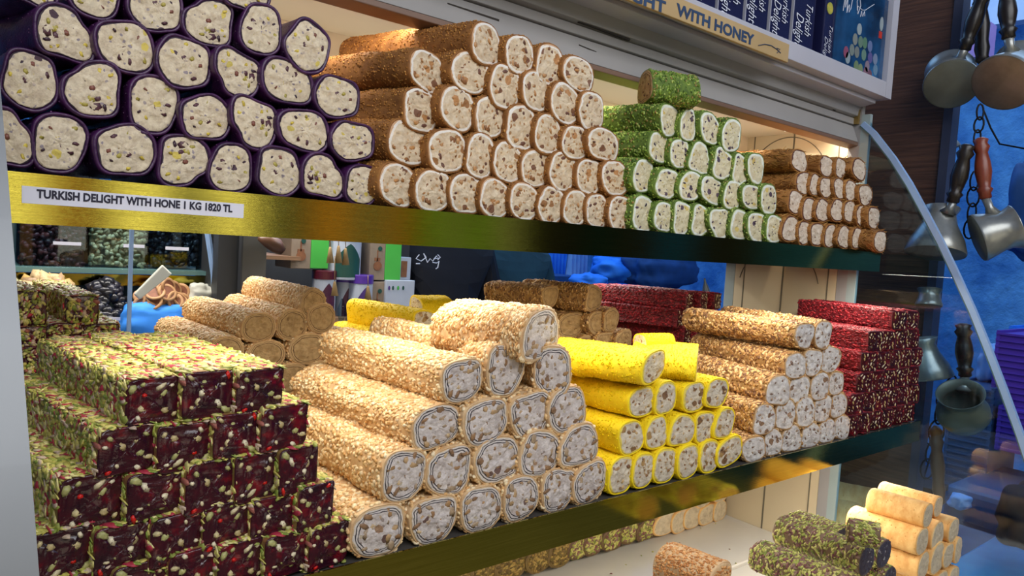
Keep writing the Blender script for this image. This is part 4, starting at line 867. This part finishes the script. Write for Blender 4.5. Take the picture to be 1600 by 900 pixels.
# dried orange slices
rng = random.Random(3)
for i in range(24):
    x = rng.uniform(222, 292); y = 478-rng.random()*36*(1-abs(x-258)/60); q = PY(x, y, Ys-.03-rng.random()*.05)
    root = empty('dried_orange_slice', tuple(q)); tag(root, 'dried orange slice in the heap beside the white scoop', 'dried orange', 'dried orange slices on the stall'); root.rotation_euler = (rng.uniform(.7, 1.5), rng.uniform(-.4, .4), rng.uniform(-.6, .6))
    b = MB(); b.lathe([(.017, .002), (.022, .003), (.024, 0), (.022, -.003), (.017, -.002)], n=20); pr_ = b.build('peel_ring', ['orange_peel'], root, smooth=True)
    b = MB(); b.lathe([(0, .001), (.0175, .0012), (.0175, -.0012), (0, -.001)], n=20); b.build('dried_flesh', ['orange_core'], pr_)
M['white_plastic'] = plain('white_plastic', '#c8c8bc', rough=.4)
b = MB(); p0 = PY(214, 464, Ys-.12); p1 = PY(262, 421, Ys-.12); d = Vector(p1)-Vector(p0); n_ = Vector((-d.z, 0, d.x)).normalized()*.013
V = [Vector(p0)-n_*.7, Vector(p1)-n_*1.2, Vector(p1)+n_*1.2, Vector(p0)+n_*.7]; V = V+[v+Vector((0, .012, 0)) for v in V]; b.add(V, [(0, 1, 2, 3), (7, 6, 5, 4), (0, 4, 5, 1), (1, 5, 6, 2), (2, 6, 7, 3), (3, 7, 4, 0)])
o = b.build('serving_scoop', ['white_plastic'], bevel=.003); tag(o, 'white plastic scoop stuck upright in the dried oranges', 'scoop')
def lump(name, label, cat, cxp, cyp, wp, hp, Y, mat, dep=.1, sd=1, group=None, amp=.25):
    P = PY(cxp, cyp, Y); Wd = abs(PY(cxp+wp/2, cyp, Y)[0]-PY(cxp-wp/2, cyp, Y)[0])/2; Hd = abs(PY(cxp, cyp-hp/2, Y)[2]-PY(cxp, cyp+hp/2, Y)[2])/2
    V = []; Fc = []; n = 48; m = 28
    for j in range(m+1):
        th = math.pi*j/m
        for i in range(n):
            a = 2*math.pi*i/n; v = Vector((math.sin(th)*math.cos(a), math.sin(th)*math.sin(a), math.cos(th))); v = Vector([math.copysign(abs(c)**.7, c) for c in v]); k = 1+amp*noise.noise(v*1.7+Vector((sd*7, sd, 0)))+.07*noise.noise(v*5+Vector((sd, 0, 3)))
            V.append((P[0]+v.x*Wd*k, P[1]+dep/2+v.y*dep*k*.5, P[2]+v.z*Hd*k))
    for j in range(m):
        for i in range(n): Fc.append((j*n+i, j*n+(i+1) % n, (j+1)*n+(i+1) % n, (j+1)*n+i))
    o = mesh_obj(name, V, Fc, [mat]); tag(o, label, cat, group); return o
lump('blue_plastic_bag', 'crumpled bright blue plastic bag hanging below the dried oranges', 'bag', 245, 512, 112, 72, Ys-.10, 'blue_cloth', .08, 2)
lump('white_paper_cone', 'cream paper packet at the right end of the stall', 'paper packet', 318, 462, 40, 34, Ys-.06, 'white_plastic', .06, 3)
# grey pillar
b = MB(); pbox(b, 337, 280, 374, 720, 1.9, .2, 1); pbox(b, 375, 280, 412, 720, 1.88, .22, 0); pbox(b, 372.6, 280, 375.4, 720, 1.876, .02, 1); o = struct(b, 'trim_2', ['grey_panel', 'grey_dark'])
# packaged goods on wooden shelves
M['kraft'] = plain('kraft_print', '#7c6c5c', '#8c7c6c', 20, .5); M['lime'] = plain('lime_green_card', '#3c9c3c', '#4cb44c', 3, .4); M['teal_print'] = plain('dark_teal_print', '#123c38', '#1c4c44', 10, .4)
M['teal_lid'] = plain('teal_lid', '#14544c', rough=.3); M['plum_lid'] = plain('plum_lid', '#4c1424', rough=.3); M['violet_lid'] = plain('violet_lid', '#4c2c8c', rough=.3); M['plum_print'] = plain('plum_print', '#3c1430', '#54203c', 10, .4); M['violet_print'] = plain('violet_print', '#3c2464', '#4c307c', 10, .4)
M['white_card'] = plain('white_card', '#a0a8b8', '#b0b8c8', 6, .4); M['tassel'] = plain('tassel_thread', '#a4885c', '#8c7048', 60, .8); M['brown_print'] = plain('brown_food_print', '#6c4430', '#8c5c3c', 40, .5)
Yb = 1.95
b = MB(); pbox(b, 395, 497, 600, 505, Yb-.02, .4); pbox(b, 395, 505, 640, 720, Yb+.0, .4, 1); pbox(b, 408, 280, 640, 500, Yb+.42, .02, 1); pbox(b, 410, 400, 470, 406, Yb-.02, .3); sh = b.build('goods_shelf', ['wood_light', 'grey_dark']); tag(sh, 'dark wooden shelf holding packaged sweets behind the peanut rolls', 'shelf')
def carton(x0, y0, x1, y1, xs, label, mats, Y, emblem=None, name='sweets_carton'):
    """carton with a printed front (x0..xs) and coloured side block (xs..x1)"""
    root = empty(name, tuple(PY((x0+x1)/2, y1, Y))); tag(root, label, 'carton', 'packaged sweets on the shelf')
    b = MB(); pbox(b, x0, y0, xs, y1, Y, .12); ps_ = b.build('printed_side', [mats[0]], None, bevel=.002); ps_.parent = root; ps_.location = -root.location
    b = MB(); pbox(b, xs, y0, x1, y1, Y, .12); o = b.build('plain_side', [mats[1]], None, bevel=.002); o.parent = root; o.location = -root.location
    xm = (x0+xs)/2
    b = MB(); q = PY(xm, y0+(y1-y0)*.66, Y-.001); b.lathe([(0, 0), (.014, 0), (.014, .001), (0, .001)], tuple(q), Matrix.Rotation(R(90), 3, 'X'), 18); b.build('food_picture', ['brown_print'], ps_)
    b = MB(); q = PY(xm+4, y0+(y1-y0)*.25, Y-.001); b.lathe([(0, 0), (.007, 0), (.007, .001), (0, .001)], tuple(q), Matrix.Rotation(R(90), 3, 'X'), 18); b.build('oval_badge', ['teal_print'], ps_)
    q0 = PY(xm, y0+(y1-y0)*.45, Y-.001); b = MB(); XB(b, q0[0]-.002, q0[0]+.002, Y-.001, Y, q0[2]-.012, q0[2]+.02); XB(b, q0[0]-.010, q0[0]+.010, Y-.001, Y, q0[2]-.012, q0[2]-.002); b.build('mosque_print', ['brown_print'], ps_)
carton(455, 362, 514, 420, 486, 'lime green and kraft carton at the left of the shelf', ('kraft', 'lime'), Yb)
carton(578, 372, 627, 438, 602, 'lime green and kraft carton beside the black jacket', ('kraft', 'lime'), Yb)
carton(578, 440, 602, 500, 601, 'kraft carton standing below the right lime green carton', ('kraft', 'kraft'), Yb)
def tub(cxp, y0, y1, wp, lidm, prm, label, Y, lidh):
    P = PY(cxp, y1, Y); zt = PY(cxp, y0, Y)[2]; r_ = (PY(cxp+wp/2, y1, Y)[0]-PY(cxp-wp/2, y1, Y)[0])/2; H_ = zt-P[2]; lh = H_*lidh
    root = empty('sweets_tub', (P[0], Y+r_, P[2])); tag(root, label, 'tub', 'tubs of sweets on the shelf')
    b = MB(); b.lathe([(0, 0), (r_*.94, 0), (r_*.96, .004), (r_*.96, H_-lh), (0, H_-lh)], n=36); tb_ = b.build('tub_body', ['white_card'], root, smooth=False)
    b = MB(); b.lathe([(r_*1.0, H_-lh), (r_*1.0, H_-.003), (r_*.97, H_), (0, H_)], n=36); b.build('tub_lid', [lidm], root)
    # pointed-arch print wrapped on the front
    b = MB(); V = []; Fc = []; n = 14; rr_ = r_*.966
    for i in range(n+1):
        u = i/n*2-1; a = -math.pi/2+u*.75; top = (H_-lh)*(.9-.38*abs(u)**1.3); V += [(rr_*math.cos(a), rr_*math.sin(a), .008), (rr_*math.cos(a), rr_*math.sin(a), top)]
    for i in range(n): Fc.append((2*i, 2*i+2, 2*i+3, 2*i+1))
    b.add(V, Fc); b.build('arch_print', [prm], tb_)
tub(546, 350, 438, 58, 'teal_lid', 'teal_print', 'teal-lidded sweets tub with hanging tassels before it', Yb-.02, .28)
tub(512, 423, 496, 36, 'plum_lid', 'plum_print', 'plum-lidded sweets tub at the left', Yb-.02, .19)
tub(545, 429, 499, 30, 'violet_lid', 'plum_print', 'narrow violet-lidded tub between its neighbours', Yb+.01, .18)
tub(570, 430, 499, 36, 'violet_lid', 'violet_print', 'violet-lidded tub at the right', Yb-.03, .2)
for x, y0, y1, yt in ((516, 345, 386, 411), (529, 345, 384, 411), (540, 345, 388, 414), (523, 400, 440, 462), (575, 430, 447, 468)):
    b = MB(); A = PY(x, y0, Yb-.09); B = PY(x, y1, Yb-.09); C_ = PY(x, yt, Yb-.09); b.tube([A, B], .0012, 6); b.tube([B, Vector(B)+Vector((0, 0, -.004)), C_], [.003, .004, .011], 10)
    o = b.build('hanging_tassel', ['tassel'], smooth=True); tag(o, 'beige tassel hanging before the tubs, seen at %s' % {516: 'the left of three', 529: 'the middle of three', 540: 'the right of three', 523: 'the lower level before the plum tub', 575: 'the violet tub'}[x], 'tassel', 'hanging tassels')
for i, x in enumerate((534, 545)):
    b = MB(); P = PY(x, 483, Yb-.08); b.lathe([(.003, .03), (.006, .02), (.012, .002), (.011, -.02), (.007, -.03), (.009, -.033)], tuple(P), None, 16); o = b.build('tea_glass', ['glass_blue'], smooth=True); tag(o, 'small clear tea glass before the violet tubs, %s one' % ('left', 'right')[i], 'glass', 'tea glasses')
# white cartons
b = MB(); pbox(b, 602, 438, 647, 497, Yb-.01, .14); o = b.build('white_carton', ['white_card'], bevel=.002); tag(o, 'white carton with coloured print left of the black jacket', 'carton')
root = o
for k, (x, c_) in enumerate(((608, 'violet_print'), (614, 'teal_print'), (622, 'lime'), (630, 'teal_print'))):
    b = MB(); q = PY(x, 450, Yb-.011); b.lathe([(0, 0), (.0035, 0), (.0035, .001), (0, .001)], tuple(q), Matrix.Rotation(R(90), 3, 'X') @ Matrix.Diagonal((1, 1.9, 1)), 14); b.build('printed_mark', [c_], root)
b = MB(); V = [PY(x, y, Yb+.01) for x, y in ((624, 402), (641, 402), (648, 437), (634, 437))]
b = MB(); pbox(b, 624, 402, 642, 437, Yb+.02, .1); o = b.build('white_carton', ['white_card'], bevel=.002); tag(o, 'small white picture carton on top of the white carton', 'carton'); o.rotation_euler = (0, 0, 0)
b = MB(); pbox(b, 627, 408, 636, 433, Yb+.018, .002); b.build('food_picture', ['brown_print'], o)
b = MB(); b.tube([PY(x, y, Yb-.1) for x, y in ((404, 372), (418, 376), (432, 384), (442, 392))], [.006, .018, .02, .012], 14); o = b.build('dark_jug_spout', ['handle_brown'], smooth=True); tag(o, 'dark metal jug hanging under the shelf edge beside the grey pillar', 'jug')

# ------------------------------------------------------------------ people in the lane, mirror images built solid
def skin_body(name, pts, edges_, rads, mat, parent):
    me = bpy.data.meshes.new(name); me.from_pydata(pts, edges_, []); me.materials.append(M[mat]); o = bpy.data.objects.new(name, me); COL.objects.link(o); o.parent = parent
    o.modifiers.new('skin', 'SKIN'); sk = me.skin_vertices[0].data if me.skin_vertices else None
    if sk is None: 
        return o
    for i, r_ in enumerate(rads): sk[i].radius = r_ if isinstance(r_, tuple) else (r_, r_)
    sk[0].use_root = True
    s = o.modifiers.new('sub', 'SUBSURF'); s.levels = 2; s.render_levels = 2; return o
def person(cxp, topy, Y, top_mat, leg_mat, label, yaw=0, h=1.72, wide=1.0):
    P = PY(cxp, topy, Y); g = -1.40; s = (P[2]-g)/1.44; root = empty('person', (P[0], Y, g)); root.scale = (s*wide, s*wide, s); root.rotation_euler = (0, 0, R(yaw)); tag(root, label, 'person')
    # body (skin) : pelvis root, spine, neck, head, legs
    pts = [(0, 0, .95), (0, 0, 1.15), (0, .01, 1.35), (0, 0, 1.47), (0, -.01, 1.56), (0, -.02, 1.66), (.09, 0, .9), (.10, -.01, .5), (.10, .02, .09), (.10, -.12, .03), (-.09, 0, .9), (-.10, -.01, .5), (-.10, .02, .09), (-.10, -.12, .03),
           (.19, 0, 1.40), (.25, .02, 1.12), (.24, -.05, .88), (.24, -.08, .78), (-.19, 0, 1.40), (-.25, .02, 1.12), (-.24, -.05, .88), (-.24, -.08, .78)]
    ed = [(0, 1), (1, 2), (2, 3), (3, 4), (4, 5), (0, 6), (6, 7), (7, 8), (8, 9), (0, 10), (10, 11), (11, 12), (12, 13), (2, 14), (14, 15), (15, 16), (16, 17), (2, 18), (18, 19), (19, 20), (20, 21)]
    rd = [.13, .12, .13, .06, .075, .085, .085, .06, .045, .04, .085, .06, .045, .04, .06, .045, .035, .03, .06, .045, .035, .03]
    skin_body('body', pts, ed, rd, 'skin_tone', root)
    pts = [(0, 0, .86), (0, 0, 1.0), (0, .0, 1.2), (0, .01, 1.36), (0, 0, 1.46), (.19, 0, 1.39), (.265, .02, 1.12), (.255, -.05, .86), (-.19, 0, 1.39), (-.265, .02, 1.12), (-.255, -.05, .86)]
    ed = [(0, 1), (1, 2), (2, 3), (3, 4), (3, 5), (5, 6), (6, 7), (3, 8), (8, 9), (9, 10)]
    skin_body('jacket', pts, ed, [(.17, .15), (.175, .15), (.17, .15), (.16, .13), .08, .085, .065, .055, .085, .065, .055], top_mat, root)
    skin_body('trousers', [(0, 0, .95), (.09, 0, .86), (.105, -.01, .5), (.105, .02, .1), (-.09, 0, .86), (-.105, -.01, .5), (-.105, .02, .1)], [(0, 1), (1, 2), (2, 3), (0, 4), (4, 5), (5, 6)], [.13, .11, .08, .065, .11, .08, .065], leg_mat, root)
    b = MB(); b.lathe([(0, .12), (.05, .11), (.085, .06), (.095, 0), (.09, -.05)], (0, .0, 1.66), None, 20); b.build('hair', ['hair_black'], root, smooth=True)
    b = MB()
    for sx in (-1, 1): b.box((sx*.033, -.100, 1.665), (.018, .008, .008), 1); b.box((sx*.088, 0, 1.65), (.014, .03, .05), 0)
    b.box((0, -.112, 1.64), (.02, .022, .04), 0); b.box((0, -.100, 1.605), (.04, .008, .009), 1); b.build('face_features', ['skin_tone', 'hair_black'], root, bevel=.003)
    return root
p1 = person(690, 378, 2.5, 'black_cloth', 'black_cloth', 'person in a black jacket with white script on the back', 175, wide=1.02)
p2 = person(797, 392, 3.1, 'green_cloth', 'blue_dark', 'person in a dark teal jacket with their back turned', 180, wide=1.15)
p3 = person(965, 402, 4.2, 'blue_cloth', 'blue_dark', 'person in a bright blue top in the distance', 170)
# white script on the black jacket
b = MB(); Ysg = 2.5-.205
for st in ([(655, 398), (650, 404), (658, 408), (666, 402), (662, 396), (668, 410), (672, 404), (676, 408), (682, 400), (686, 404), (678, 404)], [(676, 410), (682, 411), (686, 408), (684, 418), (681, 420)], [(684, 398), (688, 402), (684, 406)], [(650, 412), (656, 412)]):
    b.tube([PY(x, y, Ysg) for x, y in st], .0022, 5)
ob = b.build('script_print', ['white_print']); ob.parent = p1; ob.matrix_parent_inverse = Matrix.LocRotScale(p1.location, p1.rotation_euler, p1.scale).inverted()
# hanging cloths and stall
def cloth(x0, x1, y0, y1, Y, mat, label, cat='cloth', folds=5, amp=.02):
    A = PY(x0, (y0+y1)/2, Y); B = PY(x1, (y0+y1)/2, Y); zt = PY((x0+x1)/2, y0, Y)[2]; zb_ = PY((x0+x1)/2, y1, Y)[2]; V = []; Fc = []; n = 40; m = 6
    for s in (0, .008):
        for j in range(m+1):
            for i in range(n+1):
                u = i/n; v = j/m; V.append((A[0]+(B[0]-A[0])*u, Y+s+amp*math.sin(u*folds*6.28+v)*(.4+v), zt+(zb_-zt)*v))
    o_ = (m+1)*(n+1)
    for k in (0, o_):
        for j in range(m):
            for i in range(n): a = k+j*(n+1)+i; Fc.append((a, a+1, a+n+2, a+n+1))
    o = mesh_obj('hanging_cloth', V, Fc, [mat]); tag(o, label, cat, 'cloths hanging in the lane'); return o
cloth(712, 746, 340, 450, 3.6, 'pale_cloth', 'pale blue cloth hanging between the two dark jackets')
cloth(888, 918, 380, 432, 4.6, 'pale_cloth', 'pale blue cloth beyond the chopped-nut rolls')
cloth(858, 886, 370, 430, 4.9, 'blue_cloth', 'bright blue cloth right of the teal jacket')
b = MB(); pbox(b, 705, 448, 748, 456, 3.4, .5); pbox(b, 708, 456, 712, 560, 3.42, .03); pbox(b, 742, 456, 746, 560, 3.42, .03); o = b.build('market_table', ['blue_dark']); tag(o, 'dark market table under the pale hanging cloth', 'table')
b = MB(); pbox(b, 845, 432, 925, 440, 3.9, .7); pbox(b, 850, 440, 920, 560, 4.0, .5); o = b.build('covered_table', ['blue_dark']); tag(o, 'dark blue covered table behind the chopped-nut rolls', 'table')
lump('blue_bag', 'bright blue bag beside the rear rose-red bars', 'bag', 938, 447, 42, 34, 3.2, 'blue_cloth', .2, 5)
lump('blue_bag', 'rounded blue sack above the rear rose-red bars', 'bag', 985, 425, 60, 40, 3.6, 'blue_cloth', .3, 6)
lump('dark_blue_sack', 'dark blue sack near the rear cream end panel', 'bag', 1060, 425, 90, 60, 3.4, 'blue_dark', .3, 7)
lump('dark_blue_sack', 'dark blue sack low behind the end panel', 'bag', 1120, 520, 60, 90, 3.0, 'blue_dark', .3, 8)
b = MB(); q = PY(1103, 452, 1.9); b.lathe([(.004, .05), (.006, .03), (.012, .015), (.018, -.01), (.028, -.035), (.036, -.045)], tuple(q), Matrix.Rotation(R(-18), 3, 'Y'), 24); o = b.build('metal_funnel', ['tin'], smooth=True); tag(o, 'shiny metal funnel shape beside the rear end panel', 'metalware')
cloth(1135, 1160, 752, 800, 2.4, 'blue_cloth', 'blue cloth seen under the lower shelf beside the golden rolls')
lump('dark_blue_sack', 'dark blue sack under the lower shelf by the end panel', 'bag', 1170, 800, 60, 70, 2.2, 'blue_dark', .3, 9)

# ------------------------------------------------------------------ right: pots hanging beyond the glass end
def pX(px_, py_, X): return Vector(PX(px_, py_, X))
def cezve(cxp, cyp, rp, X, axis, label, prof='cup', handle=None, hmat='handle_dark', base='tin_dark', body='tin'):
    """coffee pot seen mostly from its base; axis = direction from base to rim (world)"""
    P = pX(cxp, cyp, X); r_ = rp/1290*X; ax = Vector(axis).normalized(); rot = ax.to_track_quat('Z', 'Y').to_matrix()
    root = empty('coffee_pot', tuple(P)); tag(root, label, 'coffee pot', 'coffee pots hanging beyond the glass end')
    if prof == 'cup': pr = [(r_*1.0, 0), (r_*1.02, .004), (r_*.95, r_*.35), (r_*.82, r_*.8), (r_*.80, r_*1.1), (r_*.92, r_*1.4), (r_*.94, r_*1.43), (r_*.90, r_*1.42), (r_*.77, r_*1.1), (r_*.8, r_*.7), (r_*.93, r_*.2), (0, r_*.1)]
    elif prof == 'cone': pr = [(r_*1.0, 0), (r_*1.02, .004), (r_*.9, r_*.5), (r_*.6, r_*1.1), (r_*.5, r_*1.5), (r_*.62, r_*1.75), (r_*.6, r_*1.76), (r_*.46, r_*1.5), (r_*.55, r_*1.1), (0, r_*.2)]
    else: pr = [(r_*.55, 0), (r_*.8, r_*.12), (r_*1.0, r_*.5), (r_*.98, r_*.85), (r_*.75, r_*1.25), (r_*.70, r_*1.4), (r_*.86, r_*1.72), (r_*.90, r_*1.76), (r_*.86, r_*1.76), (r_*.66, r_*1.4), (r_*.7, r_*1.25), (r_*.9, r_*.8), (0, r_*.15)]
    b = MB(); b.lathe(pr, (0, 0, 0), rot, 36); b.build('pot_body', [body], root, smooth=True)
    b = MB(); b.lathe([(0, -.001), (r_*.93 if prof != 'bulb' else r_*.5, -.001), (r_*1.0 if prof != 'bulb' else r_*.55, .001)], (0, 0, 0), rot, 36); b.build('pot_base', [base], root, smooth=True)
    if handle:
        hx, hy, hx2, hy2, r0 = handle; A = pX(hx, hy, X)-P; B = pX(hx2, hy2, X)-P; r0 = r0/1290*X
        b = MB(); f_ = [0, .03, .1, .16, .2, .3, .45, .6, .75, .84, .9, .96, 1.0]; rr_ = [.45, .8, .75, 1.05, .75, .9, 1.1, 1.0, .75, 1.1, .8, 1.0, .4]
        b.tube([A.lerp(B, t) for t in f_], [r0*k for k in rr_], 14); th_ = b.build('turned_handle', [hmat], root, smooth=True)
        b = MB(); C0 = rot @ Vector((0, 0, r_*.9)); t_ = (A-C0); C1 = C0+t_.normalized()*min(r_*.75, t_.length*.8); b.tube([C1, C1.lerp(A, .5), A+(B-A)*.04], [r0*1.1, r0*.55, r0*.6], 10); b.build('handle_ferrule', ['tin'], th_, smooth=True)
    return root
cezve(1487, 132, 41, 1.90, (.75, .35, .55), 'upper left coffee pot hanging with its dull grey base towards the viewer', 'cup', (1506, 80, 1540, -20, 12))
cezve(1566, 130, 45, 1.86, (.80, -.12, .55), 'upper right coffee pot with a worn brownish base', 'cup', (1576, 62, 1572, -30, 12), base='copper')
cezve(1473, 238, 27, 2.6, (-.2, .35, .9), 'small coffee pot half hidden behind the plank wall edge', 'cone', body='tin')
cezve(1461, 396, 45, 1.84, (.25, .05, .97), 'broad coffee pot with dark handle beside the curved glass edge', 'cone', (1488, 318, 1512, 225, 12))
cezve(1527, 372, 38, 1.86, (.45, -.75, .35), 'bright coffee pot hanging under a reddish turned handle', 'cup', (1540, 312, 1532, 215, 11), 'handle_red')
cezve(1451, 478, 20, 1.93, (.2, .1, .97), 'small bright tin pot right of the plank wall', 'cup')
cezve(1450, 590, 38, 1.9, (-.1, .2, .97), 'dull pot behind the end of the rose-red bars', 'cone', base='copper')
cezve(1507, 662, 38, 1.88, (-.62, -.05, .80), 'round-bellied dark pot with its mouth open to the viewer', 'bulb', (1508, 590, 1505, 505, 12), 'handle_dark', body='tin_dark')
def wood_handle(x0, y0, x1, y1, r0, X, mat, label):
    A = pX(x0, y0, X); B = pX(x1, y1, X); r0 = r0/1290*X; b = MB(); f_ = [0, .05, .1, .2, .3, .5, .7, .8, .86, .93, 1]; rr_ = [.4, .9, .8, 1, .85, 1.1, .8, 1.1, .8, 1.1, .3]
    b.tube([A.lerp(B, t) for t in f_], [r0*k for k in rr_], 14); o = b.build('wooden_pot_handle', [mat], smooth=True); tag(o, label, 'handle', 'handles hanging beyond the glass end')
wood_handle(1468, 790, 1462, 665, 10, 1.88, 'handle_brown', 'brown turned wooden handle below the round-bellied pot')
wood_handle(1535, 100, 1532, -20, 11, 1.95, 'handle_dark', 'dark turned handle between the two upper pots')
def chain(pts, X, label):
    b = MB()
    for k in range(len(pts)-1):
        A = pX(*pts[k], X); B = pX(*pts[k+1], X); mid = (A+B)/2; d = (B-A); L_ = d.length*.62; u = d.normalized(); s_ = u.cross(Vector((1, 0, 0))).normalized() if k % 2 else Vector((1, 0, 0))*.6+u.cross(Vector((1, 0, 0))).normalized()*.5
        b.tube([mid+u*math.cos(a)*L_+s_*math.sin(a)*L_*.55 for a in [i*math.pi/6 for i in range(13)]], .0022, 6, cap=False)
    o = b.build('hanging_chain', ['iron'], smooth=True); tag(o, label, 'chain', 'chains hanging beyond the glass end')
chain([(1532, 165), (1531, 185), (1528, 205), (1526, 225)], 1.86, 'black iron chain above the reddish handle')
chain([(1524, 270), (1521, 295), (1520, 320), (1517, 345), (1514, 370)], 1.9, 'black iron chain between the two turned handles')
chain([(1490, 590), (1478, 610), (1470, 635), (1466, 660), (1460, 690), (1452, 720), (1445, 745)], 1.93, 'black iron chain left of the round-bellied pot')
b = MB(); b.tube([pX(x, y, 2.6) for x, y in ((1440, 640), (1436, 660), (1446, 690), (1458, 700), (1450, 725), (1444, 745), (1458, 752))], .003, 6); b.tube([pX(x, y, 2.6) for x, y in ((1536, 170), (1548, 200), (1562, 225), (1600, 232), (1640, 236))], .003, 6); o = b.build('bent_wire', ['iron'], smooth=True); tag(o, 'thin bent black wires hanging in front of the blue wall', 'wire')
# tile panel
def tile_mat():
    m, nt, bs = new_mat('patterned_tile'); vec = coords(nt, rnd=False); vo = N(nt, 'ShaderNodeTexVoronoi'); vo.inputs['Scale'].default_value = 22; nt.links.new(vec, vo.inputs['Vector'])
    r = ramp(nt, [(0, '#5c2c4c'), (.25, '#34548c'), (.45, '#8ca0cc'), (.7, '#7088bc')]); nt.links.new(vo.outputs['Distance'], r.inputs[0]); nt.links.new(r.outputs[0], bs.inputs['Base Color']); bs.inputs['Roughness'].default_value = .3; return m
M['tile'] = tile_mat()
def xbox(mb, x0, y0, x1, y1, X, d, m=0):
    """box whose face lies in the plane X, seen from x0..x1, y0..y1"""
    A = PX(x0, (y0+y1)/2, X); B = PX(x1, (y0+y1)/2, X); zt = PX((x0+x1)/2, y0, X)[2]; zb_ = PX((x0+x1)/2, y1, X)[2]; XB(mb, X, X+d, B[1], A[1], zb_, zt, m)
b = MB(); xbox(b, 1406, 588, 1440, 752, 2.3, .03); o = b.build('tile_panel', ['tile']); tag(o, 'blue panel of flower-patterned tiles under the rose-red bars', 'tile panel')
b = MB(); xbox(b, 1380, 755, 1462, 764, 2.28, .1); o = b.build('dark_ledge', ['iron']); tag(o, 'dark ledge beneath the tile panel', 'ledge')
def crate(x0, y0, x1, y1, X, mat, label, n=16):
    A = PX(x0, (y0+y1)/2, X); B = PX(x1, (y0+y1)/2, X); zt = PX((x0+x1)/2, y0, X)[2]; zb_ = PX((x0+x1)/2, y1, X)[2]; root = empty('plastic_crate', (X, (A[1]+B[1])/2, zb_)); tag(root, label, 'crate', 'plastic crates in the lane'); H_ = zt-zb_; Wd = abs(A[1]-B[1])
    b = MB(); XB(b, .006, .3, -Wd/2+.004, Wd/2-.004, 0, H_-.01); XB(b, 0, .3, -Wd/2, -Wd/2+.012, 0, H_); XB(b, 0, .3, Wd/2-.012, Wd/2, 0, H_); b.build('crate_body', [mat], root)
    b = MB()
    for k in range(n): z = H_*(k+.5)/n; XB(b, -.004, .008, -Wd/2, Wd/2, z-H_*.16/n, z+H_*.16/n)
    b.build('crate_ribs', [mat], root)
crate(1550, 520, 1640, 660, 3.1, 'purple_plastic', 'bright purple ribbed plastic crate at the right edge', 14)
crate(1556, 640, 1640, 712, 3.0, 'purple_plastic', 'second purple ribbed crate below the bright one', 8)
crate(1476, 600, 1547, 768, 3.0, 'blue_plastic', 'blue-grey ribbed plastic crate behind the round-bellied pot', 16)
crate(1572, 512, 1640, 600, 3.6, 'blue_cloth', 'bright blue ribbed crate behind the curved glass edge', 12)
def xlump(name, label, cat, x0, y0, x1, y1, X, mat, sd=1, dep=.2):
    A = pX(x0, (y0+y1)/2, X); B = pX(x1, (y0+y1)/2, X); cx0 = (A+B)/2; zt = PX((x0+x1)/2, y0, X)[2]; zb_ = PX((x0+x1)/2, y1, X)[2]; V = []; Fc = []; n = 48; m = 28
    for j in range(m+1):
        th = math.pi*j/m
        for i in range(n):
            a = 2*math.pi*i/n; v = Vector((math.sin(th)*math.cos(a), math.sin(th)*math.sin(a), math.cos(th))); v = Vector([math.copysign(abs(c)**.6, c) for c in v]); k = 1+.25*noise.noise(v*1.7+Vector((sd*7, sd, 0)))
            V.append((X+dep/2+v.x*dep*.5*k, cx0.y+v.y*abs(A.y-B.y)/2*k, (zt+zb_)/2+v.z*(zt-zb_)/2*k))
    for j in range(m):
        for i in range(n): Fc.append((j*n+i, j*n+(i+1) % n, (j+1)*n+(i+1) % n, (j+1)*n+i))
    o = mesh_obj(name, V, Fc, [mat]); tag(o, label, cat); return o
xlump('pale_cloth_bundle', 'pale blue cloth bundle behind the dark pot handle', 'cloth bundle', 1518, 540, 1560, 600, 3.2, 'pale_cloth', 3)
b = MB(); xbox(b, 1538, 602, 1600, 648, 3.3, .3); o = b.build('grey_box', ['blue_plastic'], bevel=.01); tag(o, 'grey-blue box resting beyond the pale cloth bundle', 'box')
xlump('dark_sack', 'dark blue sack against the blue wall by the chain', 'bag', 1562, 250, 1640, 400, 3.8, 'blue_dark', 5, .3)
xlump('pink_awning_bundle', 'pinkish folded awning cloth beside the upper pot handles', 'awning', 1470, 60, 1540, 95, 4.6, 'awning', 6, .3) if False else None
M['awning'] = plain('pink_lilac_awning', '#b08ccc', '#d0a8e0', 3, .7)
b = MB(); xbox(b, 1462, 42, 1545, 92, 4.8, .1); o = b.build('lilac_awning', ['awning']); tag(o, 'pink and lilac awning seen behind the upper pot handles', 'awning')
M['sky_white'] = plain('pale_facade', '#b8d0f0', '#d8e8fc', 3, .8)
b = MB(); xbox(b, 1450, -40, 1640, 40, 5.2, .1); o = b.build('pale_facade', ['sky_white']); tag(o, 'bright pale house front at the top right', 'building')
xlump('cone_hat', 'brown woven shade beside the plank wall at top', 'lamp shade', 1470, 8, 1512, 50, 3.4, 'wood_light', 8, .2)
b = MB(); xbox(b, 1470, 770, 1580, 830, 2.7, .5); o = b.build('blue_bench', ['blue_plastic'], bevel=.02); tag(o, 'blue-grey bench top below the crates', 'bench')
xlump('white_bundle', 'small pale bundle lying on the blue-grey bench', 'bundle', 1478, 775, 1510, 797, 2.65, 'pale_cloth', 9, .1)
xlump('dark_bag', 'dark bag lying at the lower right by the turquoise tarp', 'bag', 1545, 770, 1640, 870, 2.3, 'black_cloth', 10, .3)
P = PZ(1560, 880, -1.0); b = MB(); XB(b, 1.9, 3.2, .1, .75, -.90, -.84); o = b.build('turquoise_tarp_table', ['teal_plastic'], bevel=.01); tag(o, 'turquoise tarp-covered table at the lower right corner', 'table')
